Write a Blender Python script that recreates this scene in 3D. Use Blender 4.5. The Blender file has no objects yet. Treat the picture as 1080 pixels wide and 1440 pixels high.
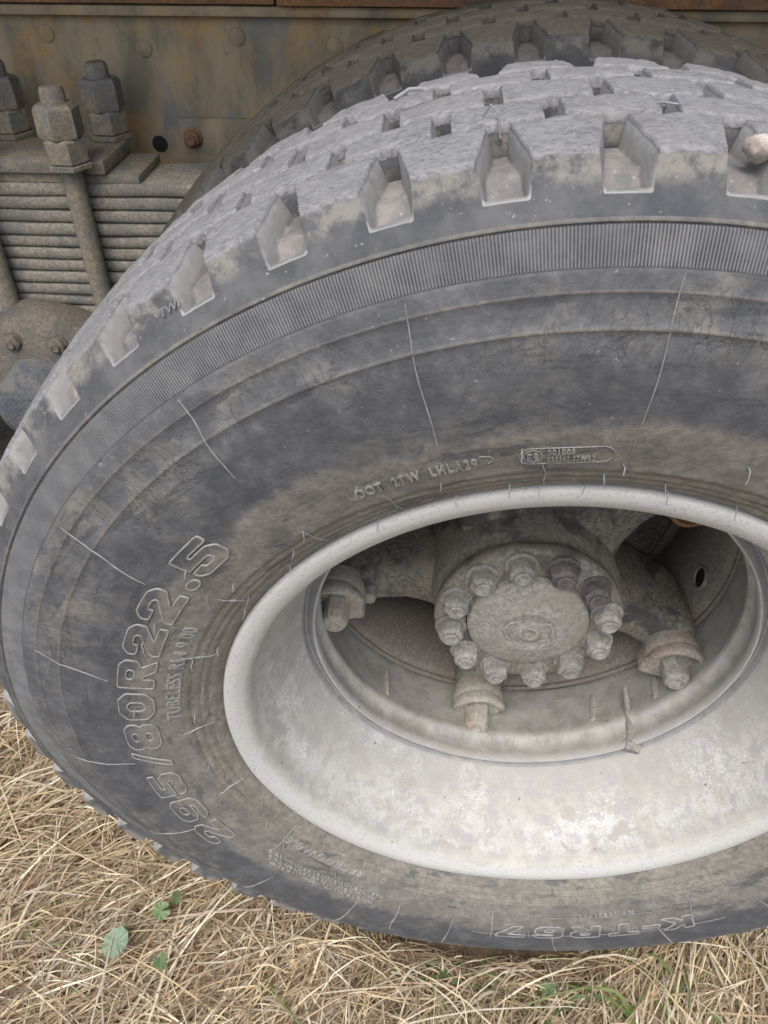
import bpy, math, random
import numpy as np
from mathutils import Vector, Matrix
random.seed(7); RNG = np.random.default_rng(7)
PI = math.pi
H = 0.505                                    # height of the wheel axis above the soil
scene = bpy.context.scene
COL = scene.collection

# ------------------------------------------------------------------ camera
cam_d = bpy.data.cameras.new('camera'); cam = bpy.data.objects.new('camera', cam_d); COL.objects.link(cam)
scene.camera = cam
cam.location = (-0.1195, -0.4177, 0.627 + H)
cam.rotation_euler = (math.radians(90 - 40.52), 0, math.radians(3.69))
cam_d.sensor_fit = 'VERTICAL'; cam_d.sensor_height = 36; cam_d.lens = 1074 / 1440 * 36
cam_d.clip_start = 0.02; cam_d.clip_end = 600
cam_d.dof.use_dof = True; cam_d.dof.focus_distance = 0.80; cam_d.dof.aperture_fstop = 22
# ------------------------------------------------------------------ world and sun
SUN_EL, SUN_AZ = math.radians(60), math.radians(192)      # azimuth: clockwise from +Y
world = bpy.data.worlds.new('World'); scene.world = world; world.use_nodes = True
wn = world.node_tree; wn.nodes.clear()
sky = wn.nodes.new('ShaderNodeTexSky'); sky.sky_type = 'NISHITA'; sky.sun_disc = False
sky.sun_elevation = SUN_EL; sky.sun_rotation = SUN_AZ
sky.air_density = 1.0; sky.dust_density = 3.5; sky.ozone_density = 0.8
bg = wn.nodes.new('ShaderNodeBackground'); bg.inputs['Strength'].default_value = 0.15
wo = wn.nodes.new('ShaderNodeOutputWorld')
hs = wn.nodes.new('ShaderNodeHueSaturation'); hs.inputs['Saturation'].default_value = 0.72
wn.links.new(sky.outputs[0], hs.inputs['Color']); wn.links.new(hs.outputs[0], bg.inputs[0]); wn.links.new(bg.outputs[0], wo.inputs[0])
sd = bpy.data.lights.new('sun', 'SUN'); sd.energy = 1.25; sd.angle = math.radians(30); sd.color = (1, 0.95, 0.88)
sun = bpy.data.objects.new('sun', sd); COL.objects.link(sun)
sv = Vector((math.sin(SUN_AZ) * math.cos(SUN_EL), math.cos(SUN_AZ) * math.cos(SUN_EL), math.sin(SUN_EL)))
sun.rotation_euler = sv.to_track_quat('Z', 'Y').to_euler(); sun.location = (0, -3, 6)
vs = scene.view_settings
vs.view_transform = 'Standard'; vs.look = 'None'; vs.exposure = 0.55; vs.gamma = 1; vs.use_curve_mapping = False

# ------------------------------------------------------------------ node helper
class NT:
    def __init__(s, name):
        s.m = bpy.data.materials.new(name); s.m.use_nodes = True
        s.t = s.m.node_tree; s.n = s.t.nodes; s.n.clear()
        s.out = s.n.new('ShaderNodeOutputMaterial'); s.b = s.n.new('ShaderNodeBsdfPrincipled')
        s.t.links.new(s.b.outputs[0], s.out.inputs[0])
        s.b.inputs['Roughness'].default_value = .85
        s.tc = s.n.new('ShaderNodeTexCoord')
    def link(s, a, b): s.t.links.new(a, b)
    def put(s, sock, v):
        if hasattr(v, 'is_output') or isinstance(v, bpy.types.NodeSocket): s.link(v, sock)
        else: sock.default_value = v
    def pos(s):
        g = s.n.new('ShaderNodeNewGeometry'); return g.outputs['Position']
    def obj(s): return s.tc.outputs['Object']
    def noise(s, vec, scale, detail=4, rough=.55, dist=0.0, col=False):
        n = s.n.new('ShaderNodeTexNoise'); s.link(vec, n.inputs['Vector'])
        n.inputs['Scale'].default_value = scale; n.inputs['Detail'].default_value = detail
        n.inputs['Roughness'].default_value = rough; n.inputs['Distortion'].default_value = dist
        return n.outputs['Color' if col else 'Fac']
    def voro(s, vec, scale, feature='F1', out='Distance', rnd=1.0):
        n = s.n.new('ShaderNodeTexVoronoi'); s.link(vec, n.inputs['Vector']); n.feature = feature
        n.inputs['Scale'].default_value = scale; n.inputs['Randomness'].default_value = rnd
        return n.outputs[out]
    def math(s, op, a, b=None, c=None, clamp=False):
        n = s.n.new('ShaderNodeMath'); n.operation = op; n.use_clamp = clamp
        s.put(n.inputs[0], a)
        if b is not None: s.put(n.inputs[1], b)
        if c is not None: s.put(n.inputs[2], c)
        return n.outputs[0]
    def vmath(s, op, a, b=None):
        n = s.n.new('ShaderNodeVectorMath'); n.operation = op
        s.put(n.inputs[0], a)
        if b is not None: s.put(n.inputs[1], b)
        return n.outputs['Value'] if op in ('LENGTH', 'DOT_PRODUCT') else n.outputs[0]
    def ramp(s, v, lo, hi, a=0.0, b=1.0, smooth=True):
        n = s.n.new('ShaderNodeMapRange'); n.interpolation_type = 'SMOOTHSTEP' if smooth else 'LINEAR'
        s.put(n.inputs['Value'], v); s.put(n.inputs['From Min'], lo); s.put(n.inputs['From Max'], hi)
        s.put(n.inputs['To Min'], a); s.put(n.inputs['To Max'], b)
        return n.outputs[0]
    def mix(s, f, a, b):
        n = s.n.new('ShaderNodeMix'); n.data_type = 'RGBA'
        s.put(n.inputs[0], f)
        s.put(n.inputs[6], a if not isinstance(a, tuple) else (*a, 1)); s.put(n.inputs[7], b if not isinstance(b, tuple) else (*b, 1))
        return n.outputs[2]
    def sep(s, v):
        n = s.n.new('ShaderNodeSeparateXYZ'); s.link(v, n.inputs[0]); return n.outputs
    def comb(s, x, y, z):
        n = s.n.new('ShaderNodeCombineXYZ')
        for k, v in enumerate((x, y, z)): s.put(n.inputs[k], v)
        return n.outputs[0]
    def polar(s, vec):
        """radius and (arc angle, axial, radius) coordinates about the Y axis; the seam lies at -30 deg"""
        x, y, z = s.sep(vec)
        r = s.vmath('LENGTH', s.comb(x, 0.0, z))
        a = math.radians(150)
        xr = s.math('ADD', s.math('MULTIPLY', x, math.cos(a)), s.math('MULTIPLY', z, math.sin(a)))
        zr = s.math('ADD', s.math('MULTIPLY', x, -math.sin(a)), s.math('MULTIPLY', z, math.cos(a)))
        th = s.math('ARCTAN2', zr, xr)
        return r, th, y
    def bump(s, h, strength=.5, dist=.002, prev=None):
        n = s.n.new('ShaderNodeBump'); s.link(h, n.inputs['Height'])
        n.inputs['Strength'].default_value = strength; n.inputs['Distance'].default_value = dist
        if prev is not None: s.link(prev, n.inputs['Normal'])
        return n.outputs[0]
    def done(s, col=None, rough=None, normal=None, metal=None, spec=None):
        if col is not None: s.put(s.b.inputs['Base Color'], col if not isinstance(col, tuple) else (*col, 1))
        if rough is not None: s.put(s.b.inputs['Roughness'], rough)
        if normal is not None: s.link(normal, s.b.inputs['Normal'])
        if metal is not None: s.put(s.b.inputs['Metallic'], metal)
        if spec is not None: s.put(s.b.inputs['Specular IOR Level'], spec)
        return s.m

# ------------------------------------------------------------------ materials
def m_sidewall():
    t = NT('sidewall_rubber'); P = t.obj(); r, th, y = t.polar(P); W = t.pos()
    big = t.noise(W, 9, 4, .6); mid = t.noise(W, 34, 6, .65); fine = t.noise(W, 420, 3, .7)
    pol = t.comb(t.math('MULTIPLY', th, .42), t.math('MULTIPLY', r, .9), 0.0)
    sm = t.noise(pol, 30, 5, .6, .6)
    # bluish clean rubber and grey tan dust
    base = t.mix(t.ramp(mid, .35, .68), (.100, .105, .114), (.166, .171, .179))
    dust = t.mix(t.ramp(mid, .3, .7), (.220, .206, .172), (.33, .306, .250))
    rr = t.math('ADD', r, t.math('MULTIPLY', t.math('SUBTRACT', big, .5), .05))
    rr = t.math('ADD', rr, t.math('MULTIPLY', t.math('SUBTRACT', sm, .5), .030))
    inner = t.ramp(rr, .368, .380, 1, 0)                       # dusty zone towards the rim
    darkz = t.math('MULTIPLY', t.ramp(rr, .366, .382), t.ramp(rr, .40, .44, 1, 0))
    brown = t.math('MULTIPLY', t.ramp(big, .47, .60), t.ramp(sm, .40, .56))
    bead = t.ramp(r, .325, .340, 1, 0)
    f = t.math('MAXIMUM', t.math('MAXIMUM', t.math('MULTIPLY', inner, .62), t.math('MULTIPLY', bead, .85)), t.math('MULTIPLY', brown, .42))
    f = t.math('MAXIMUM', f, t.ramp(sm, .66, .78, 0, .55))
    col = t.mix(f, base, dust)
    col = t.mix(t.math('MULTIPLY', darkz, t.ramp(mid, .3, .6, .72, .42)), col, (.072, .078, .088))
    # rubber dust caught in the ring lines
    ring = None
    for rc, w in ((.4885, .0022), (.4335, .0013), (.4535, .0010), (.311, .0010), (.318, .0010), (.326, .0011)):
        k = t.ramp(t.math('ABSOLUTE', t.math('SUBTRACT', r, rc)), w * .4, w * 1.3, 1, 0)
        ring = k if ring is None else t.math('MAXIMUM', ring, k)
    col = t.mix(t.math('MULTIPLY', ring, t.ramp(mid, .3, .6, .2, .65)), col, (.21, .19, .15))
    scuff = t.noise(t.comb(t.math('MULTIPLY', th, .35), t.math('MULTIPLY', r, 4.0), 0.0), 16, 7, .72, .4)
    col = t.mix(t.math('MULTIPLY', t.ramp(scuff, .54, .60), t.ramp(big, .4, .55, .15, .6)), col, (.062, .068, .080))
    specks = t.ramp(t.noise(W, 260, 2, .6), .70, .76)
    col = t.mix(t.math('MULTIPLY', specks, .55), col, (.42, .41, .40))
    scr = t.noise(t.vmath('MULTIPLY', W, (14, 14, 3)), 26, 3, .6, 1.2)
    col = t.mix(t.ramp(scr, .70, .78, 0, .25), col, (.30, .29, .27))
    # fine weather cracks along the buffing line
    cr = t.comb(t.math('MULTIPLY', th, .5), t.math('MULTIPLY', r, .45), 0.0)
    crw = t.vmath('ADD', cr, t.vmath('SCALE', t.noise(cr, 60, 3, .6, col=True)))
    n = crw.node; n.inputs[1].default_value = (0, 0, 0)
    vc = t.n.new('ShaderNodeVectorMath'); vc.operation = 'MULTIPLY_ADD'
    t.link(t.noise(cr, 40, 4, .65, col=True), vc.inputs[0]); vc.inputs[1].default_value = (.03, .03, .03); t.link(cr, vc.inputs[2])
    ed = t.voro(vc.outputs[0], 95, 'DISTANCE_TO_EDGE')
    zone = t.math('MULTIPLY', t.ramp(r, .405, .425), t.ramp(r, .435, .47, 1, 0))
    zone = t.math('MULTIPLY', zone, t.ramp(big, .44, .60))
    crack = t.math('MULTIPLY', t.ramp(ed, .0, .06, 1, 0), zone)
    col = t.mix(t.math('MULTIPLY', crack, .38), col, (.04, .04, .042))
    grain = t.noise(W, 150, 5, .75)
    col = t.mix(t.ramp(grain, .35, .65, .0, .40), col, (.055, .057, .062))
    h = t.math('ADD', t.math('ADD', t.math('MULTIPLY', fine, .5), t.math('MULTIPLY', grain, 1.3)), t.math('MULTIPLY', mid, .8))
    h = t.math('SUBTRACT', h, t.math('MULTIPLY', crack, .7))
    h = t.math('ADD', h, t.math('MULTIPLY', ring, .35))
    nb = t.bump(h, .55, .0011)
    return t.done(col, t.ramp(mid, .3, .7, .62, .85), nb, spec=.35)

def m_serr():
    t = NT('serrated_rubber'); W = t.pos(); mid = t.noise(W, 30, 5, .65)
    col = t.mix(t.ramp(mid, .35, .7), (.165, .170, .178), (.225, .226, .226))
    return t.done(col, .7, t.bump(t.noise(W, 500, 2), .3, .0006), spec=.3)

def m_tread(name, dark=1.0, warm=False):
    t = NT(name); P = t.obj(); W = t.pos()
    oi = t.n.new('ShaderNodeObjectInfo')
    Q = t.vmath('ADD', P, t.comb(t.math('MULTIPLY', oi.outputs['Random'], 7.0), t.math('MULTIPLY', oi.outputs['Random'], 3.0), 0.0))
    r = t.sep(P)
    rad = t.vmath('LENGTH', t.comb(r[0], 0.0, r[2]))
    st = t.noise(t.vmath('MULTIPLY', Q, (1.0, 2.2, 1.0)), 170, 9, .80, .5)
    st2 = t.noise(t.vmath('MULTIPLY', Q, (1.0, 4.0, 2.0)), 230, 5, .7, .8)
    mid = t.noise(W, 28, 5, .65); big = t.noise(W, 8, 3)
    edge = t.math('ADD', rad, t.math('MULTIPLY', t.math('SUBTRACT', t.noise(Q, 90, 5, .7), .5), .008))
    top = t.ramp(edge, .5138, .5162)
    y = r[1]
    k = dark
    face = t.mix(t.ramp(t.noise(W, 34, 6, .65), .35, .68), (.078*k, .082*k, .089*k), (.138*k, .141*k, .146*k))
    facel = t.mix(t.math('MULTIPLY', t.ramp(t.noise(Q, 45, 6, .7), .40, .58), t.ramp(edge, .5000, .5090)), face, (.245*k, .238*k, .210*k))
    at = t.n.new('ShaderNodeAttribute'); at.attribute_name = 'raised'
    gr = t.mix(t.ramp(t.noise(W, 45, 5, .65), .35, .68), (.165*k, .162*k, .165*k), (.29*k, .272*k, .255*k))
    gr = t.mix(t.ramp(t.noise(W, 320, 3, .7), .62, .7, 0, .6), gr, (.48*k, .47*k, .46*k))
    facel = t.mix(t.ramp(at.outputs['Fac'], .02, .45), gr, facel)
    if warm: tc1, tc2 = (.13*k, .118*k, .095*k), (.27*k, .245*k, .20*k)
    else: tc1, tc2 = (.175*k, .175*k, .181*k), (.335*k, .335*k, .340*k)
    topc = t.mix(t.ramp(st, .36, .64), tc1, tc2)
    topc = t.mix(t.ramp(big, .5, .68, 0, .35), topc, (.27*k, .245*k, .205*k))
    deep = t.ramp(rad, .503, .5105, 1, 0)
    pit = t.ramp(t.voro(Q, 330), .10, .2, 1, 0)
    crk = t.math('MULTIPLY', t.ramp(st2, .33, .41, 1, 0), t.ramp(st, .3, .55, 1, .3))
    col = t.mix(top, facel, topc)
    col = t.mix(t.math('MULTIPLY', crk, .6), col, (.07*k, .07*k, .078*k))
    wd = t.ramp(t.noise(W, 300, 2), .70, .75, 0, .5)
    col = t.mix(wd, col, (.5*k, .48*k, .42*k))
    flat = t.math('MULTIPLY', t.ramp(at.outputs['Fac'], .80, .97), top)
    iso = t.noise(W, 260, 6, .75); grit = t.noise(W, 700, 3, .7)
    cuts = t.math('MULTIPLY', t.ramp(t.math('ABSOLUTE', t.math('SUBTRACT', t.noise(t.vmath('MULTIPLY', Q, (1.0, 2.6, 1.0)), 75, 4, .6, 1.4), .5)), 0, .018, 1, 0), t.ramp(mid, .45, .6))
    col = t.mix(t.math('MULTIPLY', t.math('MULTIPLY', cuts, flat), .6), col, (.05*k, .05*k, .055*k))
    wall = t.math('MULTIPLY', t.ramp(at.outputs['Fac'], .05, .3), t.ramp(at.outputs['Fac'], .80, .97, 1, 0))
    col = t.mix(t.math('MULTIPLY', wall, t.ramp(mid, .3, .65, .55, .95)), col, (.33*k, .325*k, .315*k))  # groove walls paler: dust, plus sky light painted into the colour
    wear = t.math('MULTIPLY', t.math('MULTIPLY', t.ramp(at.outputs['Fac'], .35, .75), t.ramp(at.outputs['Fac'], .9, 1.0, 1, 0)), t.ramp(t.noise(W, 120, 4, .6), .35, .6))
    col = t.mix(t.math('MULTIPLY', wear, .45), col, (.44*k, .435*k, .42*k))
    hf = t.math('SUBTRACT', t.math('ADD', t.math('MULTIPLY', st, 1.1), t.math('MULTIPLY', st2, .7)), t.math('MULTIPLY', cuts, .5))
    h = t.math('ADD', t.math('MULTIPLY', hf, t.ramp(flat, 0, 1, .12, 1.0)), t.math('ADD', t.math('MULTIPLY', iso, .55), t.math('MULTIPLY', grit, .35)))
    return t.done(col, .88, t.bump(h, .60, .0012), spec=.25)

def m_floor_rubber():
    t = NT('groove_rubber'); W = t.pos(); mid = t.noise(W, 45, 5, .65); big = t.noise(W, 12, 3)
    col = t.mix(t.ramp(mid, .35, .68), (.135, .133, .140), (.215, .198, .185))
    col = t.mix(t.ramp(t.noise(W, 320, 3, .7), .62, .7, 0, .6), col, (.46, .44, .42))
    return t.done(col, .6, t.bump(t.noise(W, 210, 4, .6), .6, .0012), spec=.45)

def m_rim():
    t = NT('painted_rim'); W = t.pos(); P = t.obj(); r, th, y = t.polar(P)
    big = t.noise(W, 10, 4, .6); mid = t.noise(W, 60, 6, .7); fine = t.noise(W, 520, 3, .7)
    pol = t.noise(t.comb(t.math('MULTIPLY', th, .25), t.math('MULTIPLY', y, 1.6), 0.0), 26, 5, .6, .5)
    col = t.mix(t.ramp(mid, .32, .68), (.43, .43, .39), (.54, .54, .50))
    chalk = t.math('MULTIPLY', t.ramp(t.math('ADD', big, t.math('MULTIPLY', t.math('SUBTRACT', fine, .5), .9)), .50, .70), t.ramp(y, .02, .05))
    col = t.mix(t.math('MULTIPLY', chalk, .75), col, (.76, .77, .79))
    dusty = t.math('MULTIPLY', t.ramp(pol, .46, .64), t.ramp(y, .0, .03))
    col = t.mix(t.math('MULTIPLY', dusty, .4), col, (.44, .42, .37))
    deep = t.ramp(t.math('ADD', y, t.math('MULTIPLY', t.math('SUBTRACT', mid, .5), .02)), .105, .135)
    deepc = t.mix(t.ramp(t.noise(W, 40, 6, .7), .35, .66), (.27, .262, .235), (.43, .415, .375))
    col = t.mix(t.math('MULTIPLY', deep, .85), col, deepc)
    rust = t.math('MULTIPLY', t.ramp(t.noise(W, 50, 6, .75), .60, .68), t.ramp(y, .06, .12, .25, .9))
    col = t.mix(t.math('MULTIPLY', rust, .5), col, (.24, .15, .10))
    col = t.mix(t.ramp(y, .002, .006, 1, 0), col, (.52, .52, .505))
    col = t.mix(t.math('MULTIPLY', t.math('MULTIPLY', t.ramp(y, .060, .095), t.ramp(y, .117, .122, 1, 0)), .30), col, (.30, .30, .30))  # inner barrel darker: occlusion shade painted into the rim colour
    zone = t.math('MULTIPLY', t.ramp(y, .012, .022), t.ramp(y, .048, .062, 1, 0))
    crisp = t.ramp(t.noise(t.comb(t.math('MULTIPLY', th, .30), y, 0.0), 34, 9, .78, .3), .49, .515)
    gran = t.ramp(t.noise(W, 620, 3, .8), .42, .60)
    col = t.mix(t.math('MULTIPLY', t.math('MULTIPLY', zone, crisp), t.math('MULTIPLY_ADD', gran, .22, .06)), col, (.70, .71, .735))
    crisp2 = t.math('MULTIPLY', t.ramp(t.noise(t.comb(t.math('MULTIPLY', th, .28), y, 4.0), 40, 9, .78, .2), .53, .55), t.ramp(y, .008, .016))
    col = t.mix(t.math('MULTIPLY', crisp2, t.math('MULTIPLY_ADD', gran, .3, .35)), col, (.40, .39, .395))
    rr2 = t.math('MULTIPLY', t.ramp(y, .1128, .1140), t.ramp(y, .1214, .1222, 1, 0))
    zone = t.math('MULTIPLY', t.ramp(y, .012, .022), t.ramp(y, .048, .062, 1, 0))
    crisp = t.ramp(t.noise(t.comb(t.math('MULTIPLY', th, .30), y, 0.0), 34, 9, .78, .3), .49, .515)
    gran = t.ramp(t.noise(W, 620, 3, .8), .42, .60)
    col = t.mix(t.math('MULTIPLY', t.math('MULTIPLY', zone, crisp), t.math('MULTIPLY_ADD', gran, .22, .06)), col, (.70, .71, .735))
    crisp2 = t.math('MULTIPLY', t.ramp(t.noise(t.comb(t.math('MULTIPLY', th, .28), y, 4.0), 40, 9, .78, .2), .53, .55), t.ramp(y, .008, .016))
    col = t.mix(t.math('MULTIPLY', crisp2, t.math('MULTIPLY_ADD', gran, .3, .35)), col, (.40, .39, .395))
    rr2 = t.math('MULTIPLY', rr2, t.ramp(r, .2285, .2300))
    col = t.mix(t.math('MULTIPLY', rr2, t.ramp(mid, .3, .65, .85, .45)), col, (.24, .245, .26))  # step wall darker: shade below the ridge painted into the colour
    blot = t.math('MULTIPLY', t.ramp(t.noise(W, 38, 8, .75, .3), .53, .58), t.ramp(t.noise(W, 9, 2), .42, .55))
    col = t.mix(t.math('MULTIPLY', t.math('MULTIPLY', blot, t.ramp(y, .01, .02)), .8), col, (.40, .375, .35))
    sc2 = t.noise(t.vmath('MULTIPLY', W, (3, 9, 9)), 60, 3, .6, .4)
    col = t.mix(t.ramp(sc2, .70, .74, 0, .5), col, (.80, .80, .80))
    sp = t.ramp(t.noise(W, 400, 3, .7), .44, .36, 0, .70)
    lip = t.ramp(y, .005, .012, 1, .35)
    col = t.mix(t.math('MULTIPLY', sp, lip), col, (.34, .34, .37))
    chip = t.ramp(t.noise(W, 85, 3, .55), .72, .74, 0, .8)
    col = t.mix(chip, col, (.20, .16, .13))
    h = t.math('ADD', t.math('MULTIPLY', fine, .5), t.math('MULTIPLY', mid, .9))
    return t.done(col, t.ramp(mid, .3, .7, .55, .78), t.bump(h, .5, .0010), metal=.0, spec=.3)

def m_mud(name, a, b, c, bumpd=.0016, rough=.9, vscale=150, spec=.2, cmix=.6, dark=None):
    """metal under caked, finely cracked dust"""
    t = NT(name); W = t.pos()
    n1 = t.noise(W, 24, 5, .65); n2 = t.noise(W, 190, 8, .78, .15); n3 = t.noise(W, 620, 3, .75)
    vc = t.n.new('ShaderNodeVectorMath'); vc.operation = 'MULTIPLY_ADD'
    t.link(t.noise(W, 90, 3, .6, col=True), vc.inputs[0]); vc.inputs[1].default_value = (.012,) * 3; t.link(W, vc.inputs[2])
    ed = t.voro(vc.outputs[0], vscale, 'DISTANCE_TO_EDGE')
    ridge = t.ramp(t.math('ABSOLUTE', t.math('SUBTRACT', t.noise(W, vscale * .9, 3, .6, 2.2), .5)), .0, .045)
    col = t.mix(t.ramp(n2, .40, .60), a, b)
    col = t.mix(t.ramp(n3, .56, .70, 0, .45), col, tuple(v * .45 for v in a))
    col = t.mix(t.math('MULTIPLY', t.ramp(n1, .46, .62), cmix), col, c)
    if dark is not None:
        col = t.mix(t.math('MULTIPLY', t.ramp(t.noise(W, 14, 4, .6), .50, .60), .85), col, dark)
    col = t.mix(t.math('MULTIPLY', t.ramp(ridge, 0, 1, 1, 0), .16), col, tuple(v * .55 for v in a))
    h = t.math('ADD', t.math('MULTIPLY', n2, .9), t.math('ADD', t.math('MULTIPLY', ridge, .10), t.math('MULTIPLY', n3, .60)))
    return t.done(col, rough, t.bump(h, .8, bumpd), spec=spec)

def m_frame():
    t = NT('rusty_frame'); W = t.pos(); x, y, z = t.sep(W)
    st = t.noise(t.vmath('MULTIPLY', W, (1, 1, .28)), 26, 6, .65)
    big = t.noise(W, 7, 4, .6); mid = t.noise(W, 80, 6, .7)
    col = t.mix(t.ramp(st, .35, .65), (.20, .178, .135), (.37, .30, .195))
    org = t.math('MULTIPLY', t.ramp(t.noise(W, 11, 5, .65), .47, .62), t.ramp(mid, .35, .6))
    col = t.mix(t.math('MULTIPLY', org, .7), col, (.44, .26, .10))
    blue = t.math('MULTIPLY', t.ramp(t.noise(t.vmath('MULTIPLY', W, (1, 1, .4)), 17, 5, .6), .53, .64), .7)
    col = t.mix(blue, col, (.19, .205, .22))
    col = t.mix(t.ramp(mid, .62, .72, 0, .6), col, (.15, .08, .045))
    return t.done(col, .85, t.bump(t.math('ADD', mid, t.math('MULTIPLY', st, .6)), .5, .0015), spec=.25)

def m_simple(name, col, rough=.7, bs=0, bd=.001, var=.3, metal=0, ns=60):
    t = NT(name); W = t.pos(); n = t.noise(W, ns, 5, .65)
    c = t.mix(t.ramp(n, .3, .7), tuple(v * (1 - var) for v in col), tuple(min(1, v * (1 + var)) for v in col))
    return t.done(c, rough, t.bump(t.noise(W, 200, 4), .5, bd), metal=metal)

def m_blade(name, sat=1.0, trans=.25):
    t = NT(name); a = t.n.new('ShaderNodeVertexColor'); a.layer_name = 'Col'
    W = t.pos(); n = t.noise(W, 130, 3, .6)
    c = t.mix(t.ramp(n, .35, .7, 0, .35), a.outputs[0], (.22, .15, .08))
    t.done(c, .72, None, spec=.3)
    tr = t.n.new('ShaderNodeBsdfTranslucent'); t.link(c, tr.inputs[0])
    mx = t.n.new('ShaderNodeMixShader'); mx.inputs[0].default_value = trans
    t.link(t.b.outputs[0], mx.inputs[1]); t.link(tr.outputs[0], mx.inputs[2]); t.link(mx.outputs[0], t.out.inputs[0])
    return t.m

def m_soil():
    t = NT('dry_soil'); W = t.pos(); n = t.noise(W, 12, 8, .7); f = t.noise(W, 90, 6, .7)
    col = t.mix(t.ramp(n, .35, .65), (.075, .05, .034), (.15, .105, .068))
    col = t.mix(t.ramp(f, .5, .66, 0, .6), col, (.26, .20, .12))
    return t.done(col, .95, t.bump(f, .9, .006))

def m_leaf(name, a, b, vein):
    t = NT(name); P = t.obj(); x, y, z = t.sep(P)
    th = t.math('ARCTAN2', y, x)
    v = t.math('ABSOLUTE', t.math('SINE', t.math('MULTIPLY', th, 4.5)))
    k = t.ramp(v, .0, .10, 1, 0)
    col = t.mix(t.ramp(t.noise(P, 120, 4), .35, .65), a, b)
    col = t.mix(t.math('MULTIPLY', k, .55), col, vein)
    t.done(col, .55, t.bump(t.ramp(v, 0, .4), .4, .0008))
    tr = t.n.new('ShaderNodeBsdfTranslucent'); t.link(col, tr.inputs[0])
    mx = t.n.new('ShaderNodeMixShader'); mx.inputs[0].default_value = .25
    t.link(t.b.outputs[0], mx.inputs[1]); t.link(tr.outputs[0], mx.inputs[2]); t.link(mx.outputs[0], t.out.inputs[0])
    return t.m

M = dict(
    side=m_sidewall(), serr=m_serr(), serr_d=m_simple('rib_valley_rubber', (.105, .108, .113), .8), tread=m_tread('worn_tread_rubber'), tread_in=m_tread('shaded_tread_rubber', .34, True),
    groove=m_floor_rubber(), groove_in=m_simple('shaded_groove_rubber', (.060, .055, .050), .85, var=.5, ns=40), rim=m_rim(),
    hub=m_mud('dusty_hub_iron', (.19, .182, .158), (.34, .328, .285), (.27, .25, .20), .0020, dark=(.10, .10, .09)),
    nut=m_mud('dusty_nut_steel', (.24, .235, .215), (.42, .41, .375), (.20, .19, .175), .0011, vscale=260),
    nut_dark=m_mud('bare_nut_steel', (.07, .065, .068), (.15, .14, .14), (.22, .20, .18), .0009, rough=.6, vscale=260, spec=.5),
    cap=m_mud('dusty_cap_iron', (.27, .262, .235), (.44, .43, .39), (.33, .31, .255), .0020, vscale=210),
    arm=m_mud('muddy_spoke_iron', (.13, .127, .112), (.27, .255, .21), (.33, .30, .23), .0016, dark=(.07, .07, .07)),
    clamp=m_mud('dusty_clamp_iron', (.34, .32, .275), (.48, .455, .39), (.34, .28, .23), .0008, vscale=120),
    clamp_r=m_mud('rusty_clamp_iron', (.27, .235, .21), (.40, .365, .33), (.30, .225, .18), .0008, vscale=120),
    spacer=m_mud('brown_spacer_steel', (.185, .166, .145), (.275, .25, .218), (.22, .196, .17), .0006, vscale=60, rough=.75),
    drum=m_mud('recess_dark_iron', (.045, .042, .04), (.09, .082, .075), (.14, .115, .09), .0015),  # darkness of the deep wheel recess put into the drum colour
    rust=m_mud('rusted_steel', (.24, .13, .07), (.36, .20, .10), (.14, .10, .08), .0012),
    frame=m_frame(),
    spring=m_mud('muddy_spring_steel', (.19, .178, .152), (.32, .295, .25), (.15, .15, .15), .0014, vscale=70),
    ubolt=m_mud('muddy_bolt_steel', (.19, .17, .13), (.30, .265, .205), (.14, .15, .165), .0014, vscale=90),
    blue=m_mud('blue_grey_cap_paint', (.075, .085, .105), (.13, .14, .155), (.20, .18, .15), .0010, vscale=60),
    mudcast=m_mud('mud_caked_casting', (.165, .145, .12), (.26, .235, .20), (.14, .138, .135), .0050, vscale=45),
    bed=m_simple('unseen_bed_steel', (.12, .10, .08)), black=m_simple('hole_dark_fill', (.012, .012, .012)),  # black: flat discs painted as the unlit inside of holes
    hair=m_simple('pale_rubber_flash', (.26, .26, .255), .6, var=.25), hair_d=m_simple('dark_rubber_hair', (.20, .21, .23), .5, var=.3),
    emb=m_simple('embossed_rubber', (.27, .268, .255), .6, var=.25, ns=90),
    stone=m_mud('pale_stone', (.40, .34, .30), (.62, .56, .50), (.52, .40, .33), .0012, vscale=160),
    straw=m_blade('dry_straw'), green=m_blade('green_blade', trans=.35), soil=m_soil(),
    leaf_pale=m_leaf('pale_round_leaf', (.24, .33, .22), (.33, .42, .30), (.42, .50, .36)),
    leaf_green=m_leaf('bright_green_leaf', (.17, .26, .11), (.28, .38, .19), (.40, .48, .30)),
)

# ------------------------------------------------------------------ mesh helpers
def mesh(name, v, f, mat=None, smooth=True, sharp=None):
    m = bpy.data.meshes.new(name); m.from_pydata([tuple(map(float, p)) for p in v], [], [tuple(map(int, q)) for q in f])
    m.update()
    if mat: m.materials.append(mat)
    m.polygons.foreach_set('use_smooth', [smooth] * len(m.polygons))
    if smooth and sharp is not None: m.set_sharp_from_angle(angle=math.radians(sharp))
    return m
def link(name, data, parent=None, loc=None, rot=None):
    o = bpy.data.objects.new(name, data); COL.objects.link(o)
    if parent is not None: o.parent = parent
    if loc is not None: o.location = loc
    if rot is not None: o.rotation_euler = rot
    return o
def tag(o, label=None, cat=None, group=None, kind=None):
    if label: o['label'] = label
    if cat: o['category'] = cat
    if group: o['group'] = group
    if kind: o['kind'] = kind
    return o
def thing(name, label, cat, loc=(0, 0, 0), group=None, rot=None):
    return tag(link(name, None, None, loc, rot), label, cat, group)
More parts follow.
